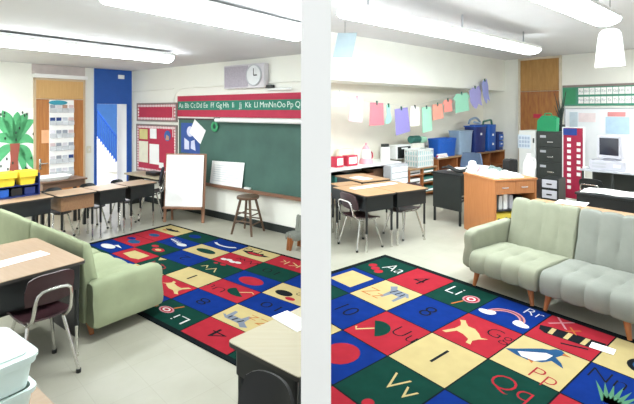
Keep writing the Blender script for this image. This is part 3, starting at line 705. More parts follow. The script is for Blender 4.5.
# poster leaning on the tray
P, w_, h_ = LP.rect(CHALK-.06, 210, 163, 242, 186)
P.z = zc0+.013
t = thing('leaning_chart', 'white chart with printed lines leaning on the chalk tray', 'chart', P, LP.deg)
b = B(); b.sheet(lambda u, v: Vector(((u-.5)*w_+.03*v, -.004+.03*v-.012*math.sin(math.pi*u), h_*v+.02*u*v)), 8, 4, .004); obj('sheet', b, WHT, t)
b = B()
for k in range(8):
    v = .15+.095*k; b.sheet(lambda u, s, v=v: Vector(((u-.5)*w_*.82+.03*v, -.004+.03*(v+s*.018)-.012*math.sin(math.pi*(.09+.82*u))-.0065, h_*(v+s*.022)+.02*u*v)), 8, 1, .0008)
obj('printed_lines', b, mat('faint_print', '#d3d7da', .8), t)
P = LP.w(LP.ray(247, CHALK-.06)[0], CHALK-.05, zc0+.001)
tag(obj('chalk_eraser', B().box(-.06, .06, -.025, .025, 0, .03, .006), OFFW, loc=P, rot=LP.deg), 'pale eraser on the chalk tray right of the leaning chart', 'eraser')
# easel
P1, P2 = spot(169, 221), spot(207, 222)
mid = (P1+P2)/2; we = (P2-P1).length
es = thing('easel', 'white board easel on wooden legs left of the chalk tray', 'easel', (mid.x-.05, mid.y-.08, 0), math.degrees(math.atan2(P2.y-P1.y, P2.x-P1.x)))
hE = H-(155-HY)*mid.y/F; hB = H-(205.5-HY)*mid.y/F
b = B(); tl = .10
b.loft([[Vector((x, -.02+tl*z/hE, z)) for x, z in ((-we/2+.01, hB), (we/2-.01, hB), (we/2-.01, hE), (-we/2+.01, hE))], [Vector((x, .0+tl*z/hE, z)) for x, z in ((-we/2+.01, hB), (we/2-.01, hB), (we/2-.01, hE), (-we/2+.01, hE))]])
obj('board', b, WHT, es)
b = B(); b.box(-we/2, we/2, -.06, .03, hB-.03, hB-.002); obj('ledge', b, EASELM, es)
for sx in (-1, 1):
    b = B(); b.loft([[Vector((sx*we/2+i, j, z)) for i, j in ((-.02, y0-.012), (.02, y0-.012), (.02, y0+.012), (-.02, y0+.012))] for z, y0 in ((0, .02), (hE+.015, .13))]); obj('leg', b, EASELM, es)
    b = B(); b.loft([[Vector((sx*(we/2-.06)+i, j, z)) for i, j in ((-.015, y0-.012), (.015, y0-.012), (.015, y0+.012), (-.015, y0+.012))] for z, y0 in ((0, .16), (hE-.05, .14))]); obj('rear_leg', b, EASELM, es)
b = B(); b.box(-we/2, we/2, .012, .03, hE+.0, hE+.018, M=Matrix.Translation((0, .1, 0))); obj('top_rail', b, EASELM, es)
# stool
sp = spot(253, 230.5); hs = .53
so = thing('wooden_stool', 'dark wooden stool standing before the chalkboard', 'stool', (sp.x-.055, sp.y-.11, 0), -24)
rs = .155
b = B(); b.lathe([(rs*.6, hs-.045), (rs, hs-.04), (rs+.006, hs-.02), (rs, hs-.004), (rs*.85, hs), (.001, hs-.006)], n=28); obj('seat', b, STOOLM, so, smooth=True)
legs = []
for k in range(4):
    a = math.pi/4+k*math.pi/2; top = Vector((rs*.68*math.cos(a), rs*.68*math.sin(a), hs-.04)); bt = Vector((.235*math.cos(a), .235*math.sin(a), 0)); legs.append((bt, top))
    b = B(); b.cyl(bt, top, .015, .019, 12); obj('leg', b, STOOLM, so, smooth=True)
for k in range(4):
    a, c = legs[k], legs[(k+1) % 4]
    for f_ in ((.30, .55) if k % 2 else (.38, .62)):
        b = B(); b.cyl(a[0].lerp(a[1], f_), c[0].lerp(c[1], f_), .010, n=8); obj('rung', b, STOOLM, so, smooth=True)
# low shelf with dark equipment below the bulletin board
P = LP.w(-6.75, CHALK-.2, 0)
zt = zat(LP, CHALK-.3, 165, 178)
t = thing('low_counter', 'pale low counter under the tall red bulletin board, left of the easel', 'counter', P, LP.deg)
b = B(); b.box(-1.0, .15, -.20, .15, zt-.03, zt, .004); obj('countertop', b, TOPP, t)
for x in (-.92, .12):
    b = B(); b.box(x-.02, x+.02, -.15, .15, 0, zt-.03); obj('leg', b, BLKM, t)
b = B(); b.box(-.92, .12, .12, .15, zt-.14, zt-.03); obj('apron', b, BLKM, t)
for k, (x, w_, h_, m_, nm, lb, ct) in enumerate(((-.28, .3, .06, BLK, 'tape_recorder', 'flat black device on the low counter behind the black chair', 'device'), (.06, .05, .09, OFFW, 'small_bottle', 'small white bottle on the low counter below the bulletin board', 'bottle'), (.18, .05, .11, REDPL, 'small_cup', 'small dark red cup beside the easel on the low counter', 'cup'))):
    b = B()
    if k == 0: b.box(-w_/2, w_/2, -.09, .09, 0, h_, .01); b.mi = 1; b.box(-w_/2+.03, w_/2-.03, -.06, .05, h_, h_+.006); ms = [m_, DGREY]
    elif k == 1: b.lathe([(w_/2, 0), (w_/2, h_*.6), (w_*.2, h_*.8), (w_*.2, h_)], n=14); ms = [m_]
    else: b.lathe([(w_*.4, 0), (w_/2, h_), (w_*.44, h_), (w_*.36, .01)], n=14); ms = [m_]
    tag(obj(nm, b, ms, loc=LP.w(-6.75+x, CHALK-.22, zt+.001), rot=LP.deg, smooth=k > 0), lb, ct)

# ------------------------------------------------------------ things along the door wall, left room
P, w_, h_ = LB.rect(DOORW-.035, 49, 100, 73.5, 178)
pc = thing('pocket_chart', 'white hanging chart of clear pockets full of cards on the orange door', 'pocket chart', P, LB.deg)
b = B(); b.box(-w_/2, w_/2, -.012, 0, 0, h_); obj('backing', b, WHT, pc)
cards = ['#c9ced6', '#23407c', '#d6d3d8', '#9aa0ac', '#e4e2ea', '#b38f7c', '#8d939c', '#d9c5c6']
cm = [mat('card_%s' % c[1:], c, .6) for c in cards]
random.seed(3)
for r_ in range(6):
    for c_ in range(4):
        x = -w_/2+w_*(c_+.5)/4; z = h_*(5.5-r_)/6.2+.02; hh = h_/6*.62
        b = B(); b.box(x-w_/10, x+w_/10, -.02, -.012, z-hh*.5, z+hh*.35); pk = obj('card', b, random.choice(cm) if (r_, c_) != (1, 1) else cm[1], pc)
        b = B(); b.box(x-w_/8.4, x+w_/8.4, -.034, -.0215, z-hh*.62, z-hh*.05); obj('pocket', b, mat('clear_pocket', '#eef2f6', .25, alpha=.55), pk)
b = B(); b.prism(circ(-.06, h_*.965, .15, ry=.04), -.02, -.012); obj('header_print', b, mat('teal_print', '#3d9fb4', .7), pc)
pinned('door_notice', 'peach paper notice taped on the orange door', 'paper', mat('peach_paper', '#f3b98c', .8), 40.5, 130, 48, 143, off=.036, fr=LB, plane=DOORW)
# palm tree mural
P, w_, h_ = LB.rect(DOORW, -12, 108, 36.5, 182)
mu = thing('tree_mural', 'paper mural of a green palm tree with brown trunk left of the orange door', 'mural', P, LB.deg)
b = B(); b.box(-w_/2, w_/2, -.006, 0, 0, h_); obj('sheet', b, WHT, mu)
b = B(); b.prism([(-.07, 0), (.08, 0), (.06, h_*.3), (.09, h_*.52), (-.05, h_*.52), (-.04, h_*.3)], -.016, -.006); obj('trunk', b, mat('brown_cutout', '#a2584a', .8), mu)
LEAFG = mat('green_cutout', '#5cb37a', .8, var=.15)
for (x1, z1, bw) in ((-.33, .9, .13), (-.16, .97, .12), (.06, .95, .10), (.2, .93, .12), (.31, .84, .12), (.33, .5, .12), (.3, .14, .13), (-.33, .55, .13), (-.3, .2, .12), (.18, .06, .10)):
    b = B(); p0 = Vector((.03, h_*.5)); p1 = Vector((x1*w_/.7, h_*z1)); d = (p1-p0); nn = Vector((-d.y, d.x)).normalized()
    pts = [p0+d*t+nn*bw*.6*math.sin(math.pi*min(1, t*1.0))**.8+Vector((0, .1*math.sin(math.pi*t))) for t in [k/8 for k in range(9)]]
    pts2 = [p0+d*t-nn*bw*.6*math.sin(math.pi*t)**.8+Vector((0, .1*math.sin(math.pi*t))) for t in [k/8 for k in range(7, 0, -1)]]
    b.prism([(p.x, p.y) for p in pts+pts2], -.014, -.0065); obj('frond', b, LEAFG, mu)
random.seed(5)
b = B()
for k in range(26):
    x, z = random.uniform(-w_*.45, w_*.47), random.uniform(.03, h_*.97); b.prism(circ(x, z, .012, 6, .026), -.02, -.0165)
o = obj('seed_spots', b, mat('dark_spot', '#2d4436', .8), mu); o['kind'] = 'stuff'
# rack of yellow bins on the left-end desk
P = spot(21, 197, .66); x, y = LB.l(P)
rk = thing('bin_rack', 'dark blue rack on the left-end desk holding yellow bins', 'rack', LB.w(x-.05, y+.10, .6615), LB.deg)
b = B(); b.box(-.24, .26, -.11, .11, 0, .012); b.box(-.24, -.225, -.11, .11, 0, .28); b.box(.245, .26, -.11, .11, 0, .28); b.box(-.24, .26, .09, .11, 0, .30); b.box(-.24, .26, -.10, .10, .135, .145); obj('rack_body', b, NAVYPL, rk)
for k in range(2):
    x0 = -.20+.225*k
    bt = thing('storage_bin', ('left' if k == 0 else 'right')+' yellow open bin on the dark blue rack', 'bin', LB.w(x-.05+x0+.1, y+.10, .6615+.1465), LB.deg, None)
    b = B(); b.loft([[Vector((p[0]*s, p[1]*s2-.02, z)) for p in rrect(.2, .2, .02)] for z, s, s2 in ((0, .8, .8), (.17, 1, 1), (.173, .93, .93), (.01, .74, .74))]); obj('bin_body', b, YEL, bt, smooth=True)
    b = B(); b.box(-.1, .1, -.138, -.121, .10, .175, .004); obj('lip', b, YEL, bt)
for k in range(3):
    tag(obj('toy_box', B().box(-.06, .06, -.05, .05, 0, .095, .004), (BLUEPL, BLK, NAVYPL)[k], loc=LB.w(x-.05-.13+.145*k, y+.08, .6615+.0135), rot=LB.deg), ('blue', 'black', 'navy')[k]+' small box on the lower shelf of the bin rack', 'box')
# tan cabinet end panel at the door
P = LB.w(LB.ray(31, 6.9)[0], 6.9)
# small table with white basin by the orange door
P = spot(58, 194, .62)
P = LB.w(LB.ray(58, 7.05)[0], 7.05)
zt = H-(179-HY)*P.y/F
t = thing('side_table', 'brown table in front of the orange door with a white tray on it', 'table', P, LB.deg)
b = B(); b.box(-.30, .34, -.2, .2, zt-.025, zt, .005); obj('tabletop', b, wood('brown_table_wood', '#7d5f4b', '#6a4e3c'), t)
b = B(); b.box(-.27, .31, -.17, .17, zt-.12, zt-.025); obj('apron', b, wood('brown_table_wood', '#7d5f4b', '#6a4e3c'), t)
for sx in (-.27, .31):
    for sy in (-.16, .16):
        b = B(); b.box(sx-.02, sx+.02, sy-.02, sy+.02, 0, zt-.12); obj('leg', b, BLKM, t)
b = B(); b.loft([[Vector((p[0]*s, p[1]*s, z)) for p in rrect(.46, .34, .1, 5)] for z, s in ((0, .8), (.05, 1), (.055, 1), (.055, .95), (.012, .78))])
tag(obj('white_tray', b, OFFW, loc=LB.w(LB.ray(58, 7.05)[0]-.07, 7.05, zt+.0015), rot=LB.deg, smooth=True), 'white oval tray on the brown table by the orange door', 'tray')
# plastic boxes in the near left corner, on a low wooden table
bx = thing('low_table', 'low wooden table in the near left corner carrying clear bins', 'table', (-1.43, 1.70, 0), 52.5)
b = B(); b.slab(rrect(.62, .5, .02), .475, .50); obj('tabletop', b, TOPL, bx)
for sx in (-.26, .26):
    for sy in (-.2, .2):
        b = B(); b.cyl((sx, sy, 0), (sx, sy, .475), .018, n=10); obj('leg', b, BLKM, bx)
def clear_bin(label, z):
    t = thing('plastic_bin', label, 'bin', (-1.42, 1.71, z), 52.5+2)
    b = B(); b.loft([[Vector((p[0]*s, p[1]*s, zz)) for p in rrect(.44, .36, .04)] for zz, s in ((0, .9), (.10, .97), (.10, 1.02), (.12, 1.03), (.12, .95), (.01, .86))]); obj('bin_body', b, CLEARB, t, smooth=True)
    return t
clear_bin('lower milky plastic bin of the stack in the near left corner', .5012)
t = clear_bin('upper milky plastic bin of the stack in the near left corner', .6225)
b = B(); b.slab(rrect(.465, .38, .045), .1205, .133); b.slab(rrect(.40, .31, .03), .133, .139); obj('lid', b, CLEARB, t)

# ------------------------------------------------------------ counter wall, right room
CF = 5.26
zc = .75
def Rpt(px, y=CF): return RL.ray(px, y)[0]
ct = thing('long_counter', 'long white counter along the wall under the paper clothesline', 'counter', RL.w((Rpt(328)+Rpt(409.5, CF-.18)-.02)/2, CF, 0), RL.deg)
wc = Rpt(409.5, CF-.18)-.02-Rpt(328)
b = B(); b.box(-wc/2, wc/2, .0, COUNT-CF-.005, zc-.035, zc, .006); obj('countertop', b, OFFW, ct)
for k in range(4):
    x = -wc/2+.05+(wc-.1)*(0, .02, .98, 1)[k]; b = B(); b.box(x-.01, x+.01, .05, COUNT-CF-.02, 0, zc-.036); obj('support', b, OFFW, ct)
b = B(); b.box(-wc/2+.06, wc/2-.06, .1, COUNT-CF-.02, .30, .32); obj('shelf', b, SHELFM, ct)
def onctr(px, py0, py1, y=CF+.22, z=zc):
    x, Y = RL.ray(px, y); return RL.w(x, y, z+.001)
def wid(x0, x1, y=CF+.22): return RL.ray(x1, y)[0]-RL.ray(x0, y)[0]
def hgt(px, p0, p1, y=CF+.22): return (p1-p0)*RL.ray(px, y)[1]/F
for k, (x0, x1) in enumerate(((333.5, 341), (345, 355))):
    w_ = wid(x0, x1); h_ = .185
    t = thing('red_box', ('left' if k == 0 else 'right')+' red-framed white box on the long white counter', 'box', onctr((x0+x1)/2, 0, 0), RL.deg)
    b = B(); b.box(-w_/2, w_/2, -.07, .07, 0, h_, .006); obj('carton', b, REDPL, t)
    b = B(); b.box(-w_*.38, w_*.38, -.076, -.07, h_*.2, h_*.85); obj('front_label', b, WHT, t)
t = thing('white_bag', 'cream paper bag behind the red boxes on the counter', 'bag', RL.w(Rpt(347, CF+.42), CF+.46, zc+.001), RL.deg)
b = B(); b.loft([[Vector((p[0]*s, p[1]*s*.6, z)) for p in rrect(.4, .14, .02)] for z, s in ((0, 1), (.2, 1.02), (.28, .96))]); obj('sack', b, mat('cream_bag', '#f3e6cf', .8), t)
t = thing('pitcher', 'pink and white plastic pitcher on the long white counter', 'pitcher', onctr(366, 0, 0), RL.deg)
b = B(); b.lathe([(.13, 0), (.125, .06), (.10, .10)], n=20); obj('base', b, PINK, t, smooth=True)
b = B(); b.lathe([(.10, .10), (.095, .2), (.07, .27)], n=20); obj('body', b, OFFW, t, smooth=True)
b = B(); b.lathe([(.07, .27), (.055, .31), (.02, .34), (.015, .36), (.022, .375), (.001, .39)], n=20); obj('lid', b, PINK, t, smooth=True)
b = B(); b.tube([(.09, 0, .22), (.17, 0, .20), (.18, 0, .10), (.11, 0, .06)], .014); obj('handle', b, REDPL, t, smooth=True)
t = thing('white_canister', 'white canister with dark lid left of the black-fronted box', 'canister', onctr(385, 0, 0, CF+.3), RL.deg)
b = B(); b.lathe([(.10, 0), (.10, .26), (.095, .27)], n=20); obj('body', b, OFFW, t, smooth=True)
b = B(); b.box(-.07, .07, -.05, .05, .27, .33, .01); obj('lid', b, DGREY, t)
w_ = wid(391.5, 407); t = thing('small_oven', 'white box with a black front on the long white counter', 'appliance', onctr(399, 0, 0, CF+.34), RL.deg)
h_ = .285
b = B(); b.box(-w_/2, w_/2, -.13, .13, 0, h_, .012); obj('casing', b, OFFW, t)
b = B(); b.box(-w_*.42, w_*.42, -.138, -.13, h_*.08, h_*.9, .004); obj('front_window', b, BLK, t)
b = B(); b.box(-w_*.2, w_*.2, -.15, -.138, h_*.72, h_*.82, .003); obj('latch', b, OFFW, t)
# white crate on the wooden shelf unit
SY = CF-.18
xa, xb = Rpt(409.5, SY), Rpt(437, SY)
wu = xb-xa
su = thing('shelf_unit', 'orange-brown wooden shelf unit with paper trays, right of the white drawers', 'shelf unit', RL.w((xa+xb)/2, SY, 0), RL.deg)
zs = H-(167.5-HY)*RL.ray(423, SY)[1]/F
b = B(); b.box(-wu/2, wu/2, -.01, .5, zs-.03, zs, .004); obj('top', b, TOPR, su)
for x in (-wu/2+.012, -wu*.02, wu/2-.012):
    b = B(); b.box(x-.012, x+.012, 0, .48, 0, zs-.031); obj('side_panel', b, SHELFM, su)
for z in (.08, .28, .46):
    b = B(); b.box(-wu/2+.03, wu/2-.03, .01, .47, z, z+.015); obj('shelf', b, SHELFM, su)
b = B(); b.box(-wu/2+.01, wu/2-.01, .48, .49, .02, zs-.031); obj('back_panel', b, SHELFM, su)
k = 0
for z in (.096, .296, .476):
    for x in (-wu*.26, wu*.24):
        k += 1
        b = B(); ww = wu*.38; b.box(-ww/2, ww/2, 0, .3, 0, .10, .004); b.mi = 1; b.box(-ww/2+.02, ww/2-.02, -.004, 0, .02, .05)
        tag(obj('paper_tray', b, [OFFW if x < 0 else TEAL, DGREY if x < 0 else WHT], loc=RL.w((xa+xb)/2+x, SY+.04, z), rot=RL.deg),
            ('white paper tray' if x < 0 else 'dark teal paper tray')+' on the '+{.096: 'bottom', .296: 'middle', .476: 'top'}[z]+' shelf of the wooden shelf unit', 'tray')
# mesh crate
px_ = 418
w_ = wid(410, 426, SY+.16); cr = thing('plastic_crate', 'white slotted plastic crate on the wooden shelf unit', 'crate', RL.w(RL.ray(419, SY+.16)[0], SY+.16, zs+.001), RL.deg)
hc = .36; b = B(); th = .012
b.box(-w_/2, w_/2, -.16, .16, 0, th)
for zz in (.0, hc*.3, hc*.6, hc-.03): 
    b.box(-w_/2, w_/2, -.16, -.16+th, zz, zz+.03); b.box(-w_/2, w_/2, .16-th, .16, zz, zz+.03); b.box(-w_/2, -w_/2+th, -.16, .16, zz, zz+.03); b.box(w_/2-th, w_/2, -.16, .16, zz, zz+.03)
for k in range(9):
    x = -w_/2+(w_-.02)*k/8
    b.box(x, x+.02, -.16, -.16+th, 0, hc); b.box(x, x+.02, .16-th, .16, 0, hc)
for k in range(6):
    y = -.16+.3*k/5; b.box(-w_/2, -w_/2+th, y, y+.02, 0, hc); b.box(w_/2-th, w_/2, y, y+.02, 0, hc)
obj('basket', b, OFFW, cr)
b = B(); b.box(-w_/2+.02, w_/2-.02, -.14, .14, th, hc*.8); obj('liner', b, mat('pale_aqua_fabric', '#b9d6d6', .8), cr)
# white drawer tower before the counter
y = CF-.20; x0, x1 = Rpt(391, y), Rpt(408, y); Y = RL.ray(400, y)[1]
dw = thing('drawer_tower', 'white plastic drawer tower standing in front of the counter', 'drawers', RL.w((x0+x1)/2, y, 0), RL.deg)
hd = H-(164.5-HY)*Y/F; ww = x1-x0
b = B(); b.box(-ww/2, ww/2, 0, .18, 0, hd, .006); obj('casing', b, LGREY, dw)
for k in range(6):
    z = .03+(hd-.05)*k/6; b = B(); b.box(-ww*.44, ww*.44, -.012, 0, z, z+(hd-.05)/6-.025, .004); d_ = obj('drawer', b, WHT, dw)
    b = B(); b.box(-ww*.2, ww*.2, -.022, -.012, z+.05, z+.065); obj('drawer_handle', b, GREYP, d_)
# boxes below the counter
for k, (px_, w_, h_, m_, lb) in enumerate(((343, .4, .3, TEAL, 'dark teal box under the left end of the white counter'), (366, .4, .26, BROWNC, 'brown cardboard box under the white counter, left of the drawers'), (380, .36, .32, wood('brown_table_wood', '#7d5f4b', '#6a4e3c'), 'second brown box under the white counter, beside the white drawers'))):
    x = Rpt(px_, CF+.12)
    b = B(); b.box(-w_/2, w_/2, 0, .3, 0, h_, .006); b.box(-w_/2-.005, w_/2+.005, -.005, .305, h_-.04, h_)
    tag(obj('carton', b, m_, loc=RL.w(x, CF+.12, .321), rot=RL.deg), lb, 'box')
# low bookcase behind the teacher's corner with the coloured tubs
TY = CF-.05
xa, xb = Rpt(438, TY), Rpt(515, TY)
xb = min(xb, BACKR-.08)
wu = xb-xa
lb_ = thing('low_bookcase', 'low pale bookcase behind the black desk, carrying blue tubs', 'bookcase', RL.w((xa+xb)/2, TY, 0), RL.deg)
zk = .72
b = B(); b.box(-wu/2, wu/2, 0, .5, zk-.03, zk, .005); obj('top', b, TOPR, lb_)
for k in range(5):
    x = -wu/2+.02+(wu-.04)*k/4; b = B(); b.box(x-.015, x+.015, .01, .48, 0, zk-.031); obj('side_panel', b, SHELFM, lb_)
b = B(); b.box(-wu/2+.04, wu/2-.04, .02, .47, .34, .36); obj('shelf', b, SHELFM, lb_)
def tub(label, px0, px1, h, m, y, cat='tub', taper=.86, name='plastic_tub', rim=True, d=.3, z=zk):
    xx, Y = RL.ray((px0+px1)/2, y); w_ = RL.ray(px1, y)[0]-RL.ray(px0, y)[0]
    t = thing(name, label, cat, RL.w(xx, y, z+.001), RL.deg)
    b = B(); b.loft([[Vector((p[0]*s, p[1]*s, zz)) for p in rrect(w_, d, .04)] for zz, s in ((0, taper), (h*.9, .97), (h*.9, .99), (h, 1), (h, .94), (.02, taper-.06))]); obj('tub_body', b, m, t, smooth=True)
    return t, w_
t, w_ = tub('bright blue tub on the low bookcase, behind the black desk', 433, 451.5, .40, BLUEPL, TY+.22)
b = B(); b.box(-w_*.3, w_*.3, -.155, -.13, .30, .33, .005); obj('handle', b, BLUEPL, t)
t, w_ = tub('grey-blue waste bin on the low bookcase, right of the bright blue tub', 454, 467.5, .53, GBLUE, TY+.22, cat='bin', name='waste_bin')
b = B(); b.slab(rrect(w_*1.04, .32, .04), .531, .55); obj('lid', b, GBLUE, t)
t, w_ = tub('navy tub with lid between the grey bin and the blue crate', 469.5, 481, .62, NAVYPL, TY+.22, taper=.9)
b = B(); b.slab(rrect(w_*1.05, .33, .04), .621, .645); b.box(-w_*.3, w_*.3, -.06, .06, .645, .67, .01); obj('lid', b, BLUEPL, t)
b = B(); b.box(-.03, .03, -.165, -.15, .42, .47); obj('label_holder', b, WHT, t)
t, w_ = tub('blue drawer tub with white spots, second from the right on the bookcase', 483.5, 491, .66, BLUEPL, TY+.22, taper=.94)
for zz in (.15, .38):
    b = B(); b.box(-.03, .03, -.16, -.148, zz, zz+.05); obj('label_holder', b, WHT, t)
b = B(); b.tube([(-.22, 0, .66), (-.2, 0, .74), (.2, 0, .78), (.24, 0, .66)], .025); obj('handle', b, TEAL, t, smooth=True)
t, w_ = tub('dark blue crate at the right end of the bookcase', 493, 498, .46, NAVYPL, TY+.22, taper=.97, name='drawer_crate', cat='crate')
for zz in (.08, .26):
    b = B(); b.box(-w_*.4, w_*.4, -.158, -.148, zz, zz+.14); dd = obj('drawer', b, BLUEPL, t)
    b = B(); b.box(-.04, .04, -.17, -.158, zz+.06, zz+.09); obj('drawer_knob', b, WHT, dd)
# dark teal basket above the crate: stands on the white counter end
x, Y = RL.ray(419, SY+.42)
t = thing('fabric_roll', 'dark teal rolled bundle with pale green cloth behind the white crate', 'bundle', RL.w(x, SY+.36+.1, zs+.001), RL.deg)
b = B(); b.box(-.22, .22, -.03, .03, 0, .44, .02); obj('box_support', b, mat('off_white_box', '#e6e2d6', .7), t)
b = B(); b.cyl((-.24, .0, .52), (.04, .0, .52), .08, n=18); obj('roll', b, TEAL, t, smooth=True)
b = B(); b.cyl((.04, .0, .50), (.26, .0, .50), .07, n=18); obj('pale_roll', b, mat('pale_green_cloth', '#9ccfb4', .8), t, smooth=True)
x, Y = RL.ray(475, TY+.22)
b = B(); b.tube([(-.30, 0, .03), (-.2, .02, .12), (.0, -.02, .17), (.2, .02, .12), (.28, 0, .03), (.1, -.05, .03), (-.1, -.03, .06)], .026, n=10, smooth=5)
tag(obj('coiled_hose', b, GBLUE, loc=RL.w(x, TY+.22, zk+.675), rot=RL.deg, smooth=True), 'grey-blue looped hose resting on the navy tub lid', 'hose')
# books before the blue tub
for k, (m_, w_, lb) in enumerate(((mat('violet_cover', '#7b5a9a', .5), .42, 'violet book lying at the bottom of the small pile before the blue tub'), (REDPL, .38, 'red book lying in the middle of the small pile before the blue tub'), (OFFW, .34, 'pale book lying topmost on the small pile before the blue tub'))):
    x = Rpt(441, TY+.05); b = B(); b.box(-w_/2, w_/2, -.05, .0, 0, .028, .003); b.mi = 1; b.box(-w_/2+.006, w_/2-.006, -.053, -.049, .004, .024)
    tag(obj('book', b, [m_, WHT], loc=RL.w(x, TY+.053, zk+.001+.029*k), rot=RL.deg+k*1.0), lb, 'book', 'books before the blue tub')

# clothesline with paper cut-outs
LN = CF-.10
line_px = [(337, 93), (345, 97), (380, 103.5), (413, 106.5), (437, 99.5), (461, 93), (486, 78)]
def lpt(px, py): x, Y = RL.ray(px, LN); return Vector((*RL.w(x, LN)[:2], H-(py-HY)*Y/F))
b = B(); b.tube([lpt(*p) for p in line_px[0:]], .004, n=6, smooth=4)
tag(obj('clothesline', b, mat('pale_cord', '#d5d3c8', .8), smooth=True), 'sagging cord strung before the soffit carrying paper cut-outs', 'cord')
def cutout(label, px0, px1, py0, py1, hexc, tilt=0, shape='sheet', clip='#3d6b60', lean=0):
    x0, _ = RL.ray(px0, LN); x1, _ = RL.ray(px1, LN); Y = RL.ray((px0+px1)/2, LN)[1]; w = x1-x0; h = (py1-py0)*Y/F
    zt = H-(py0-HY)*Y/F
    t = thing('paper_cutout', label, 'paper cut-out', RL.w((x0+x1)/2, LN-.012, zt), RL.deg, 'paper cut-outs on the clothesline')
    n = 8
    if shape == 'sheet': out = [(-.46, 0), (.46, -.02), (.5, -.5), (.52, -.98), (-.5, -1), (-.48, -.5)]
    elif shape == 'shirt': out = [(-.3, 0), (-.1, -.04), (.1, -.04), (.3, 0), (.5, -.25), (.38, -.38), (.42, -1), (-.42, -.98), (-.38, -.36), (-.52, -.24)]
    elif shape == 'sock': out = [(-.3, 0), (.25, 0), (.3, -.4), (.5, -.7), (.4, -.9), (-.1, -1), (-.45, -.95), (-.4, -.8), (-.2, -.5)]
    else: out = [(-.5, -.1), (-.2, 0), (.1, -.06), (.35, .02), (.5, -.3), (.42, -.6), (.5, -.95), (.2, -.8), (-.05, -1), (-.3, -.85), (-.5, -.6)]
    ct_, st_ = math.cos(R(tilt)), math.sin(R(tilt))
    pts = [(p[0]*w*ct_+p[1]*h*st_+lean*p[1]*h, p[1]*h*ct_-p[0]*w*st_) for p in out]
    b = B(); b.prism(pts, -.004, .004); m = mat('cutout_%s' % hexc[1:], hexc, .85, var=.03); obj('paper', b, m, t)
    b = B(); b.box(-.012, .012, -.018, .006, -.045, .03); obj('clothes_peg', b, mat('peg_%s' % clip[1:], clip, .5), t)
    return t
cutout('white paper cut-out at the far left of the clothesline', 333, 345, 92, 106, '#faf7f2', clip='#d6d6d0')
cutout('pale pink paper cut-out second from the left on the clothesline', 350, 363, 97.5, 122, '#f6c6d6', tilt=6, clip='#e8b8c8')
cutout('coral red paper cut-out on the clothesline above the pitcher', 369, 383, 102.5, 125.5, '#f07f8a', shape='sheet')
cutout('pale teal sock-shaped paper cut-out beside the coral red one', 384.5, 391, 105, 124, '#9fd3c6', shape='sock', clip='#1f6b52')
cutout('purple paper cut-out hanging lowest on the clothesline', 393.5, 407.5, 108, 134, '#8f86c4', tilt=-7)
cutout('white paper cut-out between the purple and the mint ones', 409.5, 419, 106.5, 126, '#fbf9f0', clip='#3f4a48')
cutout('long mint green paper cut-out in the middle of the clothesline', 421, 430.5, 107, 132, '#a5dcc0', tilt=-4)
cutout('coral orange paper cut-out right of the long mint one', 431.5, 442, 104, 119.5, '#f2a08c', tilt=-5)
cutout('small coral shirt-shaped paper cut-out left of the wide mint one', 442, 452, 99.5, 112, '#f0988c', shape='shirt', tilt=-6)
cutout('wide mint green paper cut-out left of the lavender one', 452.5, 469, 93, 112, '#9fdcc0', shape='shirt', tilt=-6)
cutout('lavender ragged paper cut-out at the right end of the clothesline', 468.5, 480, 87, 109, '#a7a3dc', shape='rag', tilt=-10)
cutout('narrow blue-violet paper cut-out at the clothesline\'s right tip', 481, 487, 80, 104, '#9fa6e0', shape='rag', tilt=-12)

# hanging pieces
def hanging(name, label, cat, px0, px1, py0, py1, Y, m, bell):
    x0, x1 = (px0-317)*Y/F, (px1-317)*Y/F; zb_, zt_ = H-(py1-HY)*Y/F, H-(py0-HY)*Y/F; w, h = x1-x0, zt_-zb_
    t = thing(name, label, cat, ((x0+x1)/2, Y, zb_), -math.degrees(math.atan2((x0+x1)/2, Y)))
    b = B()
    if bell: b.loft([[Vector((p[0], p[1], z*h)) for p in rrect(w*s, .10*s, .02*s)] for z, s in ((0, 1), (.3, .92), (.7, .8), (.88, .72), (.96, .55), (1, .3))])
    else: b.prism([(-w*.5, 0), (w*.3, 0), (w*.5, h), (-w*.3, h)], -.012, .012)
    obj('shell', b, m, t, smooth=bell)
    b = B(); b.tube([(0, 0, h), (0, 0, CEIL_R-zb_)], .004, n=6, smooth=0); obj('hook_wire', b, DGREY, t)
    return t
hanging('hanging_bell', 'white bell-shaped paper ornament hanging from the ceiling at the right', 'ornament', 597, 623, 29, 67, 5.0, WHT, True)
hanging('hanging_sign', 'slanted grey-blue card hanging high beside the divider', 'hanging card', 333, 357, 33, 57, 6.4, mat('grey_blue_card', '#a9bcc4', .6), False)

# ------------------------------------------------------------ teacher's corner
# black desk
bp = Vector((1.845, 6.92)); bq = Vector((2.16, 6.50))
ang = math.degrees(math.atan2(bq.y-bp.y, bq.x-bp.x)); KF = Fr(ang); kx0, ky0 = KF.l(bp); kw = (bq-bp).length; hk = .775
kd = thing('teacher_desk', 'black steel teacher desk left of the orange wooden desk', 'desk', (bp.x, bp.y, 0), ang)
b = B(); b.box(-.02, kw, -.02, 1.25, hk-.03, hk, .004); obj('desktop', b, BLKM, kd)
b = B(); b.box(0, kw-.01, 0, .02, .22, hk-.031); obj('end_panel', b, mat('charcoal_steel', '#262a28', .45), kd)
b = B(); b.box(.0, .02, .02, 1.2, .3, hk-.031); obj('dark_panel', b, mat('charcoal_steel', '#262a28', .45), kd)
for lx in (.02, kw-.04):
    for ly in (.02, 1.18):
        b = B(); b.box(lx-.014, lx+.014, ly-.014, ly+.014, 0, hk-.032); obj('leg', b, BLKM, kd)
def onk(x, y): P = KF.w(kx0+x, ky0+y); return Vector((P.x, P.y, hk+.001))
